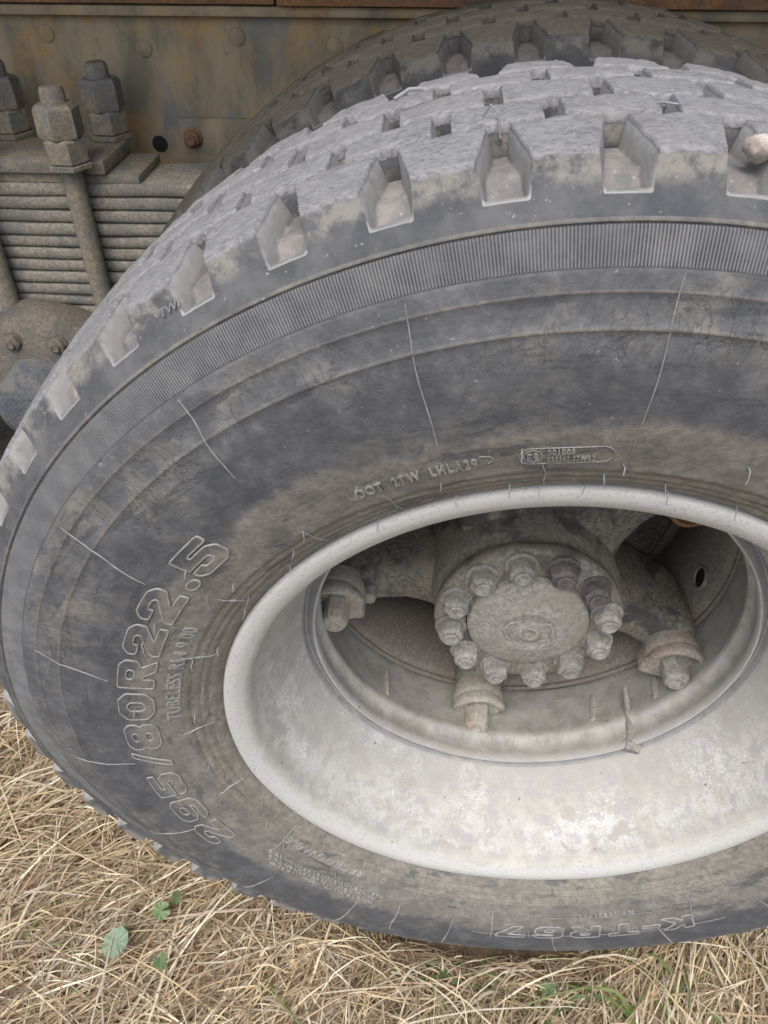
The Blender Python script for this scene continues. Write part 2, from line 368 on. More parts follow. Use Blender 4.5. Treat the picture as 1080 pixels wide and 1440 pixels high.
class MB:
    def __init__(s): s.v = []; s.f = []
    def add(s, v, f, mat=None):
        k = len(s.v)
        s.v += [tuple((mat @ Vector(p)) if mat is not None else p) for p in v]
        s.f += [tuple(k + i for i in q) for q in f]; return s
    def lathe(s, prof, n=64, a0=0, a1=2 * PI, axis='Y', mat=None, cap0=False, cap1=False):
        """prof: (axial, radius); axis Y: angle from +X towards +Z"""
        full = abs(a1 - a0 - 2 * PI) < 1e-6; cols = n if full else n + 1
        v = []
        for i in range(cols):
            a = a0 + (a1 - a0) * i / n; ca, sa = math.cos(a), math.sin(a)
            for (t, r) in prof: v.append((r * ca, t, r * sa) if axis == 'Y' else (r * ca, r * sa, t))
        m = len(prof); f = []
        for i in range(n):
            j = (i + 1) % cols
            for k in range(m - 1):
                q = (i * m + k, i * m + k + 1, j * m + k + 1, j * m + k)
                f.append(q if axis == 'Y' else q[::-1])
        if cap0: f.append(tuple(i * m for i in range(cols)))
        if cap1: f.append(tuple(i * m + m - 1 for i in range(cols))[::-1])
        return s.add(v, f, mat)
    def box(s, x0, x1, y0, y1, z0, z1, b=0.0, mat=None):
        """box with chamfered edges of width b"""
        if b <= 0:
            v = [(x, y, z) for x in (x0, x1) for y in (y0, y1) for z in (z0, z1)]
            f = [(0, 1, 3, 2), (4, 6, 7, 5), (0, 4, 5, 1), (2, 3, 7, 6), (0, 2, 6, 4), (1, 5, 7, 3)]
            return s.add(v, f, mat)
        import bmesh
        bm = bmesh.new(); bmesh.ops.create_cube(bm, size=1)
        for q in bm.verts:
            q.co = Vector(((x0 + x1) / 2 + q.co.x * (x1 - x0), (y0 + y1) / 2 + q.co.y * (y1 - y0), (z0 + z1) / 2 + q.co.z * (z1 - z0)))
        bmesh.ops.bevel(bm, geom=list(bm.edges), offset=b, segments=2, profile=.5, affect='EDGES')
        bm.verts.index_update()
        v = [tuple(q.co) for q in bm.verts]; f = [tuple(w.index for w in g.verts) for g in bm.faces]; bm.free()
        return s.add(v, f, mat)
    def tube(s, pts, rad, n=8, cap=True):
        pts = [Vector(p) for p in pts]; rings = []; prev = None
        for i, p in enumerate(pts):
            d = (pts[min(i + 1, len(pts) - 1)] - pts[max(i - 1, 0)]).normalized()
            u = d.orthogonal().normalized() if prev is None else (prev - d * prev.dot(d)).normalized()
            prev = u; w = d.cross(u); r = rad[i] if isinstance(rad, (list, tuple)) else rad
            rings.append([p + (u * math.cos(2 * PI * k / n) + w * math.sin(2 * PI * k / n)) * r for k in range(n)])
        v = [tuple(q) for rg in rings for q in rg]; f = []
        for i in range(len(pts) - 1):
            for k in range(n): f.append((i * n + k, i * n + (k + 1) % n, (i + 1) * n + (k + 1) % n, (i + 1) * n + k))
        if cap: f.append(tuple(range(n))[::-1]); f.append(tuple(range((len(pts) - 1) * n, len(pts) * n)))
        return s.add(v, f)
    def build(s, name, mat, parent=None, smooth=True, sharp=35, loc=None, rot=None, obj=True):
        m = mesh(name, s.v, s.f, mat, smooth, sharp)
        return link(name, m, parent, loc, rot) if obj else m
def jitter(mb, amp, scale, seed=0):
    from mathutils import noise as mn
    out = []
    for p in mb.v:
        q = Vector(p); out.append(tuple(q + mn.noise_vector(q * scale + Vector((seed * 3.1, seed, 0))) * amp))
    mb.v = out; return mb

# ------------------------------------------------------------------ the ground
def ground():
    from mathutils import noise as mn
    xs = np.concatenate([[-300, -60, -15, -5], np.linspace(-2, 2, 90), [5, 15, 60, 300]])
    ys = np.concatenate([[-300, -60, -15, -5], np.linspace(-2, 2, 90), [5, 15, 60, 300]])
    v = []; f = []
    for y in ys:
        for x in xs:
            z = mn.noise(Vector((x * 3, y * 3, 0))) * .008 + mn.noise(Vector((x * 14, y * 14, 4))) * .004 if abs(x) < 4 and abs(y) < 4 else 0
            v.append((x, y, z - .004))
    n = len(xs)
    for j in range(len(ys) - 1):
        for i in range(n - 1): f.append((j * n + i, j * n + i + 1, (j + 1) * n + i + 1, (j + 1) * n + i))
    tag(link('ground', mesh('ground', v, f, M['soil'])), kind='structure')
ground()

# ------------------------------------------------------------------ tyre
# outer side profile, bead -> shoulder, as (axial y, radius)
SIDE = [(.014, .290), (.010, .2965), (.0035, .3000), (-.0015, .3035), (-.0055, .3080), (-.0062, .3100), (-.0078, .3120), (-.0090, .3125), (-.0102, .3150),
        (-.0118, .3185), (-.0128, .3192), (-.0136, .3215), (-.0160, .3265), (-.0175, .3275), (-.0179, .3300), (-.0212, .3380), (-.0246, .350),
        (-.0274, .362), (-.0296, .375), (-.0310, .390), (-.0318, .403), (-.0319, .415), (-.0312, .4265), (-.0309, .4314), (-.0314, .4325), (-.0314, .4338),
        (-.0304, .4350), (-.0290, .4420), (-.0280, .4480), (-.0273, .4520), (-.0277, .4530), (-.0273, .4542), (-.0262, .4590), (-.0254, .4630), (-.0250, .4645)]
SERR0, SERR1 = (-.0250, .4645), (-.0172, .4862)
SHO = [(-.0172, .4862), (-.0180, .4874), (-.0175, .4886), (-.0162, .4893), (-.0156, .4898), (-.0140, .4904)]
FLOORR = .5045
NOTCH = [(-.0080, .4900), (.0000, .4915), (.0110, .4935), (.0200, .4980), (.0500, .4990), (.115, .4990)]
def side_y(r):
    P = SIDE + [SERR1] + SHO[3:] + [(-.0081, .5003), (.0005, .5129)]
    rs = [p[1] for p in P]; ys = [p[0] for p in P]
    return float(np.interp(r, rs, ys))
YC = .115                                     # middle plane of the tyre
def settle(r, a):
    """the loaded shoulder is pushed inboard on the lower half"""
    k = max(0.0, -math.sin(a) + .10) / 1.10
    k = min(1, k * 1.6); k = k * k * (3 - 2 * k)
    if r < .478: g = math.exp(-((r - .478) / .032) ** 2)
    elif r < .489: g = 1.0
    else:
        g = max(0.0, min(1.0, (.515 - r) / .026)); g = g * g * (3 - 2 * g)
    return .0175 * k * g
def mirror(pr): return [(2 * YC - y, r) for (y, r) in reversed(pr)]
NP_ = 51; STEP = 2 * PI / NP_
A_NOTCH = math.radians(99.48)                 # centre of one shoulder notch
def make_carcass(n=1020):
    prof = SIDE + [(-.0236, .4660), (-.0168, .4852)] + SHO + NOTCH
    full = prof + mirror(prof)[1:]
    m = len(full); v = []; ang = 2 * PI * np.arange(n) / n
    Y = np.array([p[0] for p in full]); R = np.array([p[1] for p in full])
    from mathutils import noise as mn
    for a in ang:
        ca, sa = math.cos(a), math.sin(a)
        for k in range(m):
            d = 0
            if k < len(SIDE) - 2 and k > 4: d = mn.noise(Vector((ca * 3, sa * 3, R[k] * 22))) * .0004
            r = R[k]
            squash = max(0, -sa) ** 12
            yk = Y[k] + d + (settle(r, a) if Y[k] < 0 else 0) 
            v.append((r * ca, yk, r * sa))
    f = []
    for i in range(n):
        j = (i + 1) % n
        for k in range(m - 1): f.append((i * m + k, i * m + k + 1, j * m + k + 1, j * m + k))
    me = mesh('tyre', v, f, M['side'], True, 50)
    me.materials.append(M['groove'])
    lo = len(prof) - len(NOTCH) + 1; hi = m - 1 - lo
    idx = np.array([0] * len(me.polygons)); 
    per = np.array([1 if lo - 1 <= k < hi else 0 for k in range(m - 1)])
    me.polygons.foreach_set('material_index', np.tile(per, n).astype(np.int32))
    return me
def make_serration():
    """fine radial ribs moulded into a band between two ring lines"""
    n = 1560; v = []; f = []
    rows = [(SERR0[0] + .0002, SERR0[1] + .0004, 0), (-.0245, .4662, 1), (-.0178, .4848, 1), (SERR1[0] - .0001, SERR1[1] - .0004, 0)]
    cols = ((0, 0), (.28, 0), (.42, .0009), (.84, .0009))
    for i in range(n):
        for q, h in cols:
            a = 2 * PI * (i + q) / n; ca, sa = math.cos(a), math.sin(a)
            for (y, r, k) in rows: v.append((r * ca, y + .0006 - (h if k else 0) + settle(r, a), r * sa))
    nc = 4 * n
    for i in range(nc):
        j = (i + 1) % nc
        for k in range(3): f.append((i * 4 + k, i * 4 + k + 1, j * 4 + k + 1, j * 4 + k))
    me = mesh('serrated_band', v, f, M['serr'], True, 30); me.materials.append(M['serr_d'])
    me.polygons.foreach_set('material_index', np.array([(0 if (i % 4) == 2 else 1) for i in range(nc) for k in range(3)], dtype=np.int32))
    return me
def tread_r(y): return .5235 - .0050 * min(1.4, abs(y - YC) / .100) ** 2.4
TP = [(-.0166, .4890), (-.0156, .4903), (-.0138, .4925), (-.0114, .4957), (-.0096, .4982), (-.0087, .4994), (-.0081, .5003), (-.0072, .5016), (-.0060, .5034), (-.0045, .5056), (-.0028, .5081), (-.0010, .5107),
      (.0002, .5132), (.0013, .5151), (.0032, .5168), (.0062, .5179), (.0110, .5185), (.0180, 0), (.0250, 0), (.0330, 0), (.0410, 0), (.0475, 0), (.0495, -.0004), (.0510, -.0018), (.0519, -.0048), (.0524, -.0120), (.0530, -.0200)]
FP = [(-.0166, .4890), (-.0156, .4903), (-.0138, .4925), (-.0114, .4957), (-.0096, .4982), (-.0086, .4993), (-.0077, .4998), (-.0062, .4991), (-.0040, .4973), (-.0010, .4958), (.0030, .4951), (.0070, .4951),
      (.0105, .4958), (.0128, .4978), (.0148, .5002), (.0175, .5018), (.0210, .5024), (.0250, .5026), (.0300, .5026), (.0360, .5028), (.0420, .5030), (.0475, .5030), (.0505, .5030), (.0519, .5030), (.0526, .5030), (.0529, .5028), (.0530, .5024)]
def make_block(row, var, mat, at=None):
    """one tread block with its halves of the neighbouring grooves, one step wide; at: its angle, where the tyre is settled"""
    from mathutils import noise as mn
    half = math.degrees(STEP) / 2
    if row in (0, 4):
        T_ = [(y, r if r > .1 else tread_r(y) + r) for y, r in TP]; F_ = FP
        HW = np.interp(range(len(TP)), [0, 6, 10, 14, 16, 18, 21, 26], [2.04, 2.04, 1.94, 1.84, 1.98, 2.28, 2.74, 2.80]); WW = np.interp(range(len(TP)), [0, 6, 10, 14, 17, 21], [.28, .34, .50, .66, .58, .34])
    else:
        y0, y1 = {1: (.0543, .0906), 2: (.0938, .1362), 3: (.1394, .1757)}[row]
        ys = [(0, -.0200), (.0001, -.0120), (.0004, -.0048), (.0013, -.0018), (.0030, -.0004)]
        T_ = [(y0 + a, tread_r(y0 + a) + b) for a, b in ys] + [(y0 + (y1 - y0) * t, tread_r(y0 + (y1 - y0) * t)) for t in (.2, .4, .6, .8)] + [(y1 - a, tread_r(y1 - a) + b) for a, b in reversed(ys)]
        F_ = [(y, .5035) for y, _ in T_]
        HW = [2.86] * len(T_); WW = [.34] * len(T_)
    skew = (.20, -.12, .05, -.2)[var % 4]
    TT = [0, .2, .4, .52, .57, .60, .63, .66, .70, .74, .78, .82, .85, .93, 1.0]
    TT = [-t for t in reversed(TT[1:])] + TT
    v = []; wt = []; n = len(T_); m = len(TT)
    for i in range(n):
        (ty, tr), (fy, fr) = T_[i], F_[i]
        for t in TT:
            q = abs(t)
            if q <= .60: a = HW[i] * q / .60; w = 1.0
            elif q <= .85: k = (q - .60) / .25; a = HW[i] + WW[i] * k; w = 1 - k * k * (3 - 2 * k)
            else: a = HW[i] + WW[i] + (half - HW[i] - WW[i]) * (q - .85) / .15; w = 0.0
            a = math.radians(math.copysign(a, t))
            y = fy + (ty - fy) * w; r = fr + (tr - fr) * w
            edge = 1 if q < .55 else max(0, 1 - (q - .55) / .3)
            if i > 5 or row not in (0, 4):
                nz = mn.noise(Vector((a * 150, y * 110, var * 5.7))) * .0008 * edge + mn.noise(Vector((a * 34, y * 30, var * 9.3))) * .0011 * edge
                r += nz; y += nz * .5 if row in (0, 4) and i < 14 else 0
                if .5 < q < .8 and i > 5:                                  # worn, slightly chewed block edges
                    r -= max(0, mn.noise(Vector((t * 40 + y * 160, y * 110, var * 3.3 + 1)))) * .0016 * w
            if row not in (0, 4): y += .0012 * math.sin(t * 9 + row * 2 + var)
            if at is not None: y += settle(r, at + a * -1 if False else at - a)
            if row == 4: y = 2 * YC - y
            v.append((r * math.sin(a), y, r * math.cos(a))); wt.append(1.0 if (row in (0, 4) and i < 5) else w)
    f = []
    for i in range(n - 1):
        for k in range(m - 1):
            q = (i * m + k, i * m + k + 1, (i + 1) * m + k + 1, (i + 1) * m + k)
            f.append(q[::-1] if row == 4 else q)
    me = mesh('tread_block', v, f, mat, True, 55)
    at_ = me.attributes.new('raised', 'FLOAT', 'POINT'); at_.data.foreach_set('value', np.array(wt, dtype=np.float32))
    return me

def add_blocks(tyre, mat, offset=0.0):
    meshes = {}
    for row in range(5):
        for var in range(4): meshes[row, var] = make_block(row, var + row * 4, mat)
    for row in range(5):
        for k in range(NP_):
            # block centres: half a step from the notch centres on even rows
            a = A_NOTCH + offset + (k + (.5 if row % 2 == 0 else 0)) * STEP
            var = int(RNG.integers(0, 4))
            low = row == 0 and -math.sin(a) > -.2
            me = make_block(row, var, mat, a) if low else meshes[row, var]
            o = bpy.data.objects.new('tread_block', me); COL.objects.link(o)
            o.parent = tyre
            o.rotation_euler = (0, -(a - PI / 2), 0)      # the mesh is built about +Z
carcass = make_carcass()
WHEEL = thing('dual_wheel_assembly', 'outer dual truck wheel with a grey dusty lettered tyre and a white painted rim', 'truck wheel', (0, 0, H), 'dual wheels on one axle end')
tyre = link('tyre', carcass, WHEEL)
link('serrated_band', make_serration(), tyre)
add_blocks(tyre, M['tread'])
IN_DY = .335
WHEEL2 = thing('dual_wheel_assembly', 'inner dual truck wheel, shaded and brown with mud, half hidden behind the outer tyre', 'truck wheel', (0, IN_DY, H), 'dual wheels on one axle end')
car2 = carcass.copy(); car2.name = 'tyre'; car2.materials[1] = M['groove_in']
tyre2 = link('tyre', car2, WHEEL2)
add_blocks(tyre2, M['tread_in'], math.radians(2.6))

# ------------------------------------------------------------------ lettering moulded into the sidewall
def curve_mesh(cu, name):
    o = bpy.data.objects.new('tmp', cu); COL.objects.link(o)
    dg = bpy.context.evaluated_depsgraph_get(); dg.update()
    me = bpy.data.meshes.new_from_object(o.evaluated_get(dg)); me.name = name
    bpy.data.objects.remove(o); return me
def wrap_text(name, text, r0, height, a_start, a_end, outline=None, bold=0.0, raise_=.0006, mat=None, shear=0, flip=False, mirror_=False):
    """letters with their tops outwards, reading clockwise from a_start to a_end (degrees)"""
    cu = bpy.data.curves.new(name, 'FONT'); cu.body = text; cu.size = 1; cu.offset = bold; cu.space_character = 1.12 + bold * 3; cu.shear = shear
    cu.resolution_u = 4
    if outline: cu.fill_mode = 'NONE'; cu.bevel_depth = outline / height * .72; cu.bevel_resolution = 1
    else: cu.extrude = .06
    me = curve_mesh(cu, name)
    n = len(me.vertices); co = np.empty(n * 3); me.vertices.foreach_get('co', co); co = co.reshape(-1, 3)
    x0, x1 = co[:, 0].min(), co[:, 0].max(); y1 = .73; sc = height / y1
    a0, a1 = math.radians(a_start), math.radians(a_end)
    A = a0 + (co[:, 0] - x0) / (x1 - x0) * (a1 - a0)
    R = r0 - height / 2 + co[:, 1] * sc
    if outline: Z = co[:, 2] * sc + raise_
    else: Z = np.where(co[:, 2] > 0, raise_, -.001)
    out = np.empty_like(co)
    for i in range(n):
        ys = side_y(R[i]) - Z[i] + settle(R[i], A[i])
        out[i] = (R[i] * math.cos(A[i]), ys, R[i] * math.sin(A[i]))
    me.vertices.foreach_set('co', out.ravel()); me.update()
    me.materials.clear(); me.materials.append(mat or M['emb'])
    return link(name, me, tyre)
def octo(x0, y0, x1, y1, c): return [(x0 + c, y0), (x1 - c, y0), (x1, y0 + c), (x1, y1 - c), (x1 - c, y1), (x0 + c, y1), (x0, y1 - c), (x0, y0 + c)]
NINE = [[(.16, 0), (.69, 0), (.85, .16), (.85, .84), (.69, 1), (.16, 1), (0, .84), (0, .50), (.16, .34), (.57, .34), (.57, .27), (.52, .22), (.33, .22), (.28, .26), (0, .26), (0, .16)], octo(.28, .55, .57, .78, .06)]
GLYPH = {
 '0': [octo(0, 0, .85, 1, .22), octo(.28, .24, .57, .76, .10)],
 '8': [[(.16, 0), (.69, 0), (.85, .16), (.85, .40), (.77, .5), (.85, .6), (.85, .84), (.69, 1), (.16, 1), (0, .84), (0, .6), (.08, .5), (0, .4), (0, .16)], octo(.29, .20, .56, .40, .06), octo(.29, .60, .56, .80, .06)],
 '2': [[(0, 0), (.85, 0), (.85, .24), (.42, .24), (.85, .58), (.85, .84), (.69, 1), (.16, 1), (0, .84), (0, .62), (.28, .62), (.28, .74), (.34, .78), (.52, .78), (.57, .72), (.57, .64), (0, .22)]],
 '5': [[(0, .16), (.16, 0), (.69, 0), (.85, .16), (.85, .50), (.69, .66), (.28, .66), (.28, .77), (.80, .77), (.80, 1), (0, 1), (0, .44), (.52, .44), (.57, .39), (.57, .27), (.52, .22), (.33, .22), (.28, .27), (.28, .34), (0, .34)]],
 '9': NINE, '6': [[(.85 - x, 1 - y) for x, y in p] for p in NINE],
 'R': [[(0, 0), (.28, 0), (.28, .34), (.36, .34), (.56, 0), (.88, 0), (.66, .38), (.85, .52), (.85, .84), (.69, 1), (0, 1)], octo(.28, .56, .57, .78, .06)],
 'K': [[(0, 0), (.28, 0), (.28, .34), (.56, 0), (.90, 0), (.50, .5), (.88, 1), (.55, 1), (.28, .66), (.28, 1), (0, 1)]],
 'T': [[(.29, 0), (.57, 0), (.57, .76), (.86, .76), (.86, 1), (0, 1), (0, .76), (.29, .76)]],
 '7': [[(.15, 0), (.46, 0), (.85, .76), (.85, 1), (0, 1), (0, .76), (.52, .76)]],
 '/': [[(.0, -.04), (.16, -.04), (.60, 1.04), (.44, 1.04)]], '.': [octo(0, 0, .30, .28, .08)], '-': [[(0, .38), (.5, .38), (.5, .62), (0, .62)]],
}
def block_text(name, chars, r0, height, wdeg, relief=.0013, wire=.0008, slant=0.0):
    """chars: (character, centre angle); a raised face with a raised edge line, as moulded lettering has"""
    for solid in (True, False):
        V = []; F = []
        for ch, ac in chars:
            polys = GLYPH[ch]; gw = max(p[0] for p in polys[0])
            cu = bpy.data.curves.new('glyph', 'CURVE'); cu.dimensions = '2D'; cu.fill_mode = 'BOTH' if solid else 'NONE'
            if solid: cu.extrude = .02
            else: cu.bevel_depth = wire / height; cu.bevel_resolution = 1
            for p in polys:
                rp = []
                for a, b, c in zip(p[-1:] + p[:-1], p, p[1:] + p[:1]):
                    la, lc = math.hypot(a[0] - b[0], a[1] - b[1]), math.hypot(c[0] - b[0], c[1] - b[1]); d1, d2 = min(.055, la * .3) / la, min(.055, lc * .3) / lc
                    P0 = (b[0] + (a[0] - b[0]) * d1, b[1] + (a[1] - b[1]) * d1); P2 = (b[0] + (c[0] - b[0]) * d2, b[1] + (c[1] - b[1]) * d2)
                    rp += [P0, ((P0[0] + 2 * b[0] + P2[0]) / 4, (P0[1] + 2 * b[1] + P2[1]) / 4), P2]
                p = rp; q = []
                for a, b in zip(p, p[1:] + p[:1]):
                    n = max(1, int(math.hypot(a[0] - b[0], a[1] - b[1]) / .12))
                    q += [(a[0] + (b[0] - a[0]) * k / n, a[1] + (b[1] - a[1]) * k / n) for k in range(n)]
                sp = cu.splines.new('POLY'); sp.points.add(len(q) - 1); sp.use_cyclic_u = True
                for k, (x, y) in enumerate(q): sp.points[k].co = (x, y, 0, 1)
            me = curve_mesh(cu, 'glyph'); base = len(V)
            for v in me.vertices:
                x, y, z = v.co
                a = math.radians(ac - (x - gw / 2 + slant * (y - .5)) / .85 * wdeg); r = r0 - height / 2 + y * height
                zz = (relief if z > 0 else -.001) if solid else z * height + relief * .75
                V.append((r * math.cos(a), side_y(r) - zz + settle(r, a), r * math.sin(a)))
            F += [tuple(base + k for k in p.vertices) for p in me.polygons]
            bpy.data.meshes.remove(me)
        link(name if solid else name + '_edge', mesh(name, V, F, M['side'] if solid else M['emb'], True, 30), tyre)
SIZE = list(zip('295/80R22.5', (207.2, 199.6, 191.9, 184.9, 178.9, 171.5, 164.0, 156.6, 149.2, 143.6, 138.6)))
block_text('size_lettering', SIZE, .3690, .0300, 6.0)
wrap_text('rim_lettering', 'TUBELESS RIM 9.00', .3390, .0125, 175.5, 152.5, bold=.01, raise_=.0008)
wrap_text('date_lettering', 'DOT  2TW  LHLA29', .3450, .0088, 118.2, 104.3, raise_=.0017, bold=.02)
wrap_text('approval_lettering', '001008', .3478, .0046, 97.0, 94.2, raise_=.0017, bold=.02)
wrap_text('approval_lettering', '021145 S2WR2', .3408, .0046, 97.0, 92.0, raise_=.0017, bold=.02)
wrap_text('approval_mark', 'E9', .3443, .0066, 99.1, 97.9, raise_=.0017, bold=.02)
wrap_text('regroove_lettering', 'REGROOVABLE', .3245, .0080, -121.5, -141.5, raise_=.0008, shear=.2)
block_text('pattern_lettering', list(zip('K-TR67', (-57.9, -62.6, -67.6, -74.6, -81.2, -88.0))), .3740, .0230, 5.2, slant=.12)
wrap_text('mould_lettering', 'No 10507111', .3450, .0045, -64.5, -75.0, raise_=.0017, bold=.02)
for k, s in enumerate(('MAX LOAD SINGLE 3550 KG AT 850 KPA COLD', 'MAX LOAD DUAL 3150 KG AT 850 KPA COLD', 'TREAD 5 PLIES STEEL  SIDEWALL 1 PLY STEEL')):
    wrap_text('load_lettering', s, .3465 + .0065 * k, .0038, -115 - k * .5, -142 + k, raise_=.0017, bold=.02)
# small wear mark on a shoulder block
def twi():
    cu = bpy.data.curves.new('wear_mark', 'FONT'); cu.body = 'TWI'; cu.size = .0085; cu.extrude = .0005; me = curve_mesh(cu, 'wear_mark')
    me.materials.clear(); me.materials.append(M['hair'])
    a = math.radians(123.6); r = .5035
    o = link('wear_mark', me, tyre)
    # local X = clockwise tangent, local Y = up the shoulder face, local Z = outwards
    X = Vector((math.sin(a), 0, -math.cos(a))); rad = Vector((math.cos(a), 0, math.sin(a)))
    Yv = (rad * .62 + Vector((0, 1, 0)) * .78).normalized(); Z = X.cross(Yv).normalized()
    if Z.y > 0: Z = -Z
    p = rad * r + Vector((0, -.0078, 0))
    mm = Matrix((( X.x, Yv.x, Z.x, p.x), (X.y, Yv.y, Z.y, p.y), (X.z, Yv.z, Z.z, p.z), (0, 0, 0, 1)))
    o.matrix_local = mm
twi()
# approval mark outlines: a ring and a long rounded frame
def side_path(pts, rad, name, mat, raise_=.0003, n=5):
    mb = MB(); P = []
    for (a, r) in pts:
        P.append((r * math.cos(math.radians(a)), side_y(r) - raise_ + settle(r, math.radians(a)), r * math.sin(math.radians(a))))
    mb.tube(P, rad, n); return mb.build(name, mat, tyre, sharp=80)
def pill(ac, rc, ha, hr, n=10):
    """rounded frame in (angle, radius)"""
    k = math.degrees(hr / rc); pts = []
    for i in range(n + 1):
        t = PI / 2 - PI * i / n; pts.append((ac - (ha - k) - math.cos(t) * k, rc + hr * math.sin(t)))
    for i in range(n + 1):
        t = -PI / 2 - PI * i / n; pts.append((ac + (ha - k) - math.cos(t) * k, rc + hr * math.sin(t)))
    for u in range(1): pts.append(pts[0])
    return pts
side_path(pill(95.0, .3443, 4.9, .0075), .0004, 'approval_frame', M['emb'])
side_path([(98.5 + .95 * math.cos(t), .3443 + .0057 * math.sin(t)) for t in np.linspace(0, 2 * PI, 20)], .0005, 'approval_ring', M['emb'])
side_path([(118.9, .3405), (119.4, .344), (119.2, .348)], .0004, 'date_frame', M['emb'])
side_path([(104.0, .350), (102.9, .349), (102.5, .3455), (103.2, .342)], .0004, 'date_frame', M['emb'])
side_path([(-57, .3415), (-57.5, .3475), (-58.5, .3495), (-70, .3495), (-86, .3495), (-87.2, .347), (-87.5, .342)], .00035, 'mould_frame', M['emb'])
side_path([(-50, .383)] + [(-50 - k, .3835) for k in range(4, 44, 3)] + [(-95.5, .381)], .00035, 'mould_frame', M['emb'])
# radial flash lines and vent hairs
def flash(a, r0, r1, rad=.0006, bend=0.0, ser=0):
    pts = []
    for i in range(15):
        t = i / 14; r = r0 + (r1 - r0) * t
        pts.append((a + bend * t + .16 * math.sin(3 * t + ser) + .10 * math.sin(9 * t + 2 * ser), r))
    P = []; R = []
    mb = MB()
    for i, (aa, r) in enumerate(pts):
        P.append((r * math.cos(math.radians(aa)), side_y(r) - .0004 + settle(r, math.radians(aa)), r * math.sin(math.radians(aa)))); R.append(rad * (.6 + .6 * math.sin(PI * i / 14) + .7 * random.random() ** 2))
    mb.tube(P, R, 5); mb.build('mould_flash', M['hair'], tyre, sharp=80)
for k, (r0, r1) in enumerate(((.3375, .4640), (.352, .4620), (.401, .4623), (.388, .4604), (.392, .4547), (.387, .4476), (.383, .4420), (.38, .44))):
    a = (88.4, 107.6, 127.0, 146.4, 166.3, 185.8, 205.0, 224)[k]
    flash(a, r0, r1, .00042 if k < 2 else .0005, (.0, -.6, -1.0, -1.6, -2.3, -1.0, -.7, 0)[k], k)
for k in range(8, 19): flash(88.4 + 19.1 * k, .36, .455, .0008, .5, k)
for a in (97, 115.5, 127.4, 145, 160, 179.5, 198.3, 218, 237.5, 262, 285): flash(a, .308, .334 if a % 2 else .345, .0006, .4, a)
flash(-92.4, .34, .395, .0009, .8, 1); flash(-53, .325, .37, .0009, -1.5, 2); flash(-111, .345, .41, .0009, 1.5, 2); flash(126.6, .494, .512, .0006, 0, 3) if False else None
def hair(a, r, ln=.012, rad=.00055, drop=0):
    """short vent spew that sticks out and hangs down"""
    mb = MB(); c, s = math.cos(math.radians(a)), math.sin(math.radians(a)); y = side_y(r)
    b = Vector((r * c, y + .0005, r * s)); mb.tube([b, b + Vector((random.uniform(-.001, .001), -.0035, -.001)), b + Vector((random.uniform(-.0006, .0006), -.0055, -ln * .55)), b + Vector((random.uniform(-.0010, .0010), -.006, -ln))], [rad, rad * 1.1, rad, rad * .7], 5)
    mb.build('rubber_hair', M['hair' if random.random() < .55 else 'hair_d'], tyre, sharp=80)
random.seed(11)
for a, r in ((99.6, .3525), (90.2, .3225), (88.6, .3345), (83, .3165), (81.5, .3065), (76.5, .349), (109, .3325), (107.8, .351), (101.5, .313), (108, .3065), (97.5, .3065), (92.2, .3065),
             (117.8, .352), (119.5, .3065), (127.4, .334), (131, .322), (135, .308), (141.5, .333), (144, .313), (147.5, .307), (145, .343), (152.5, .367), (160.5, .328), (158, .310), (168, .315), (175, .322),
             (183, .307), (190, .3245), (195, .315), (199.5, .335), (206, .309), (211.5, .320), (219, .330), (227, .312), (233, .333), (222, .349), (241, .322), (246, .309), (252, .331),
             (258.5, .314), (266, .327), (268.5, .3065), (274, .322), (280, .308), (287, .3225), (265, .366), (275.3, .3725), (292, .315), (300, .325), (141, .372), (157, .3695), (172, .371), (72, .309), (66, .32)):
    hair(a + random.uniform(-.4, .4), r, random.uniform(.005, .010), random.uniform(.00028, .0005))

# ------------------------------------------------------------------ rim
RIMP = [(.0150, .2990), (.0060, .2992), (.0010, .2985), (-.0010, .2974), (-.0016, .2960), (-.0017, .2935), (-.0014, .2905), (-.0010, .2885), (-.0002, .2862), (.0012, .2836), (.0030, .2808), (.0052, .2778),
        (.0100, .2750), (.0160, .2738), (.0300, .2700), (.0500, .2635), (.0700, .2560), (.0900, .2490), (.1080, .2425), (.1160, .2402), (.1215, .2388), (.1218, .2375), (.1190, .2352), (.1145, .2312), (.1128, .2292), (.1130, .2276), (.1160, .2266),
        (.1220, .2268), (.1270, .2288), (.1350, .2300), (.1430, .2290), (.1460, .2265), (.1510, .2254), (.1580, .2278), (.1700, .2320), (.1950, .2385), (.2250, .2455), (.2320, .2460), (.2345, .2475)]
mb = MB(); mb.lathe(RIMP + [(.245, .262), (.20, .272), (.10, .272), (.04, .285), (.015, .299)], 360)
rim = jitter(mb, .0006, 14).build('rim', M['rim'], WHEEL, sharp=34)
# valve slot ribs inside the rim: two short flat straps and the valve stem with its foot
def on(r, a, y): return Vector((r * math.cos(math.radians(a)), y, r * math.sin(math.radians(a))))
valve = MB(); valve.tube([on(.2200, -48.6, .188), on(.2250, -49.5, .170), on(.2290, -50.6, .148), on(.2330, -51.7, .118)], [.0030, .0040, .0042, .0048], 10)
valve.lathe([(-.004, .0001), (-.004, .0095), (.005, .0095), (.008, .007), (.008, .0001)], 6, axis='Z', mat=Matrix.Translation(on(.2340, -51.9, .113)) @ Matrix.Rotation(math.radians(38), 4, 'Y') @ Matrix.Rotation(math.radians(-60), 4, 'X'))
valve.build('valve_stem', M['nut'], rim)
for a in (-61.0, -40.0, 20, 92, -131, 164):
    mb = MB(); mb.tube([on(.2385, a, .205), on(.2345, a - .3, .185), on(.2305, a - .7, .162)], [.003, .0042, .0035], 6); mb.build('weld_bead', M['rim'], rim)
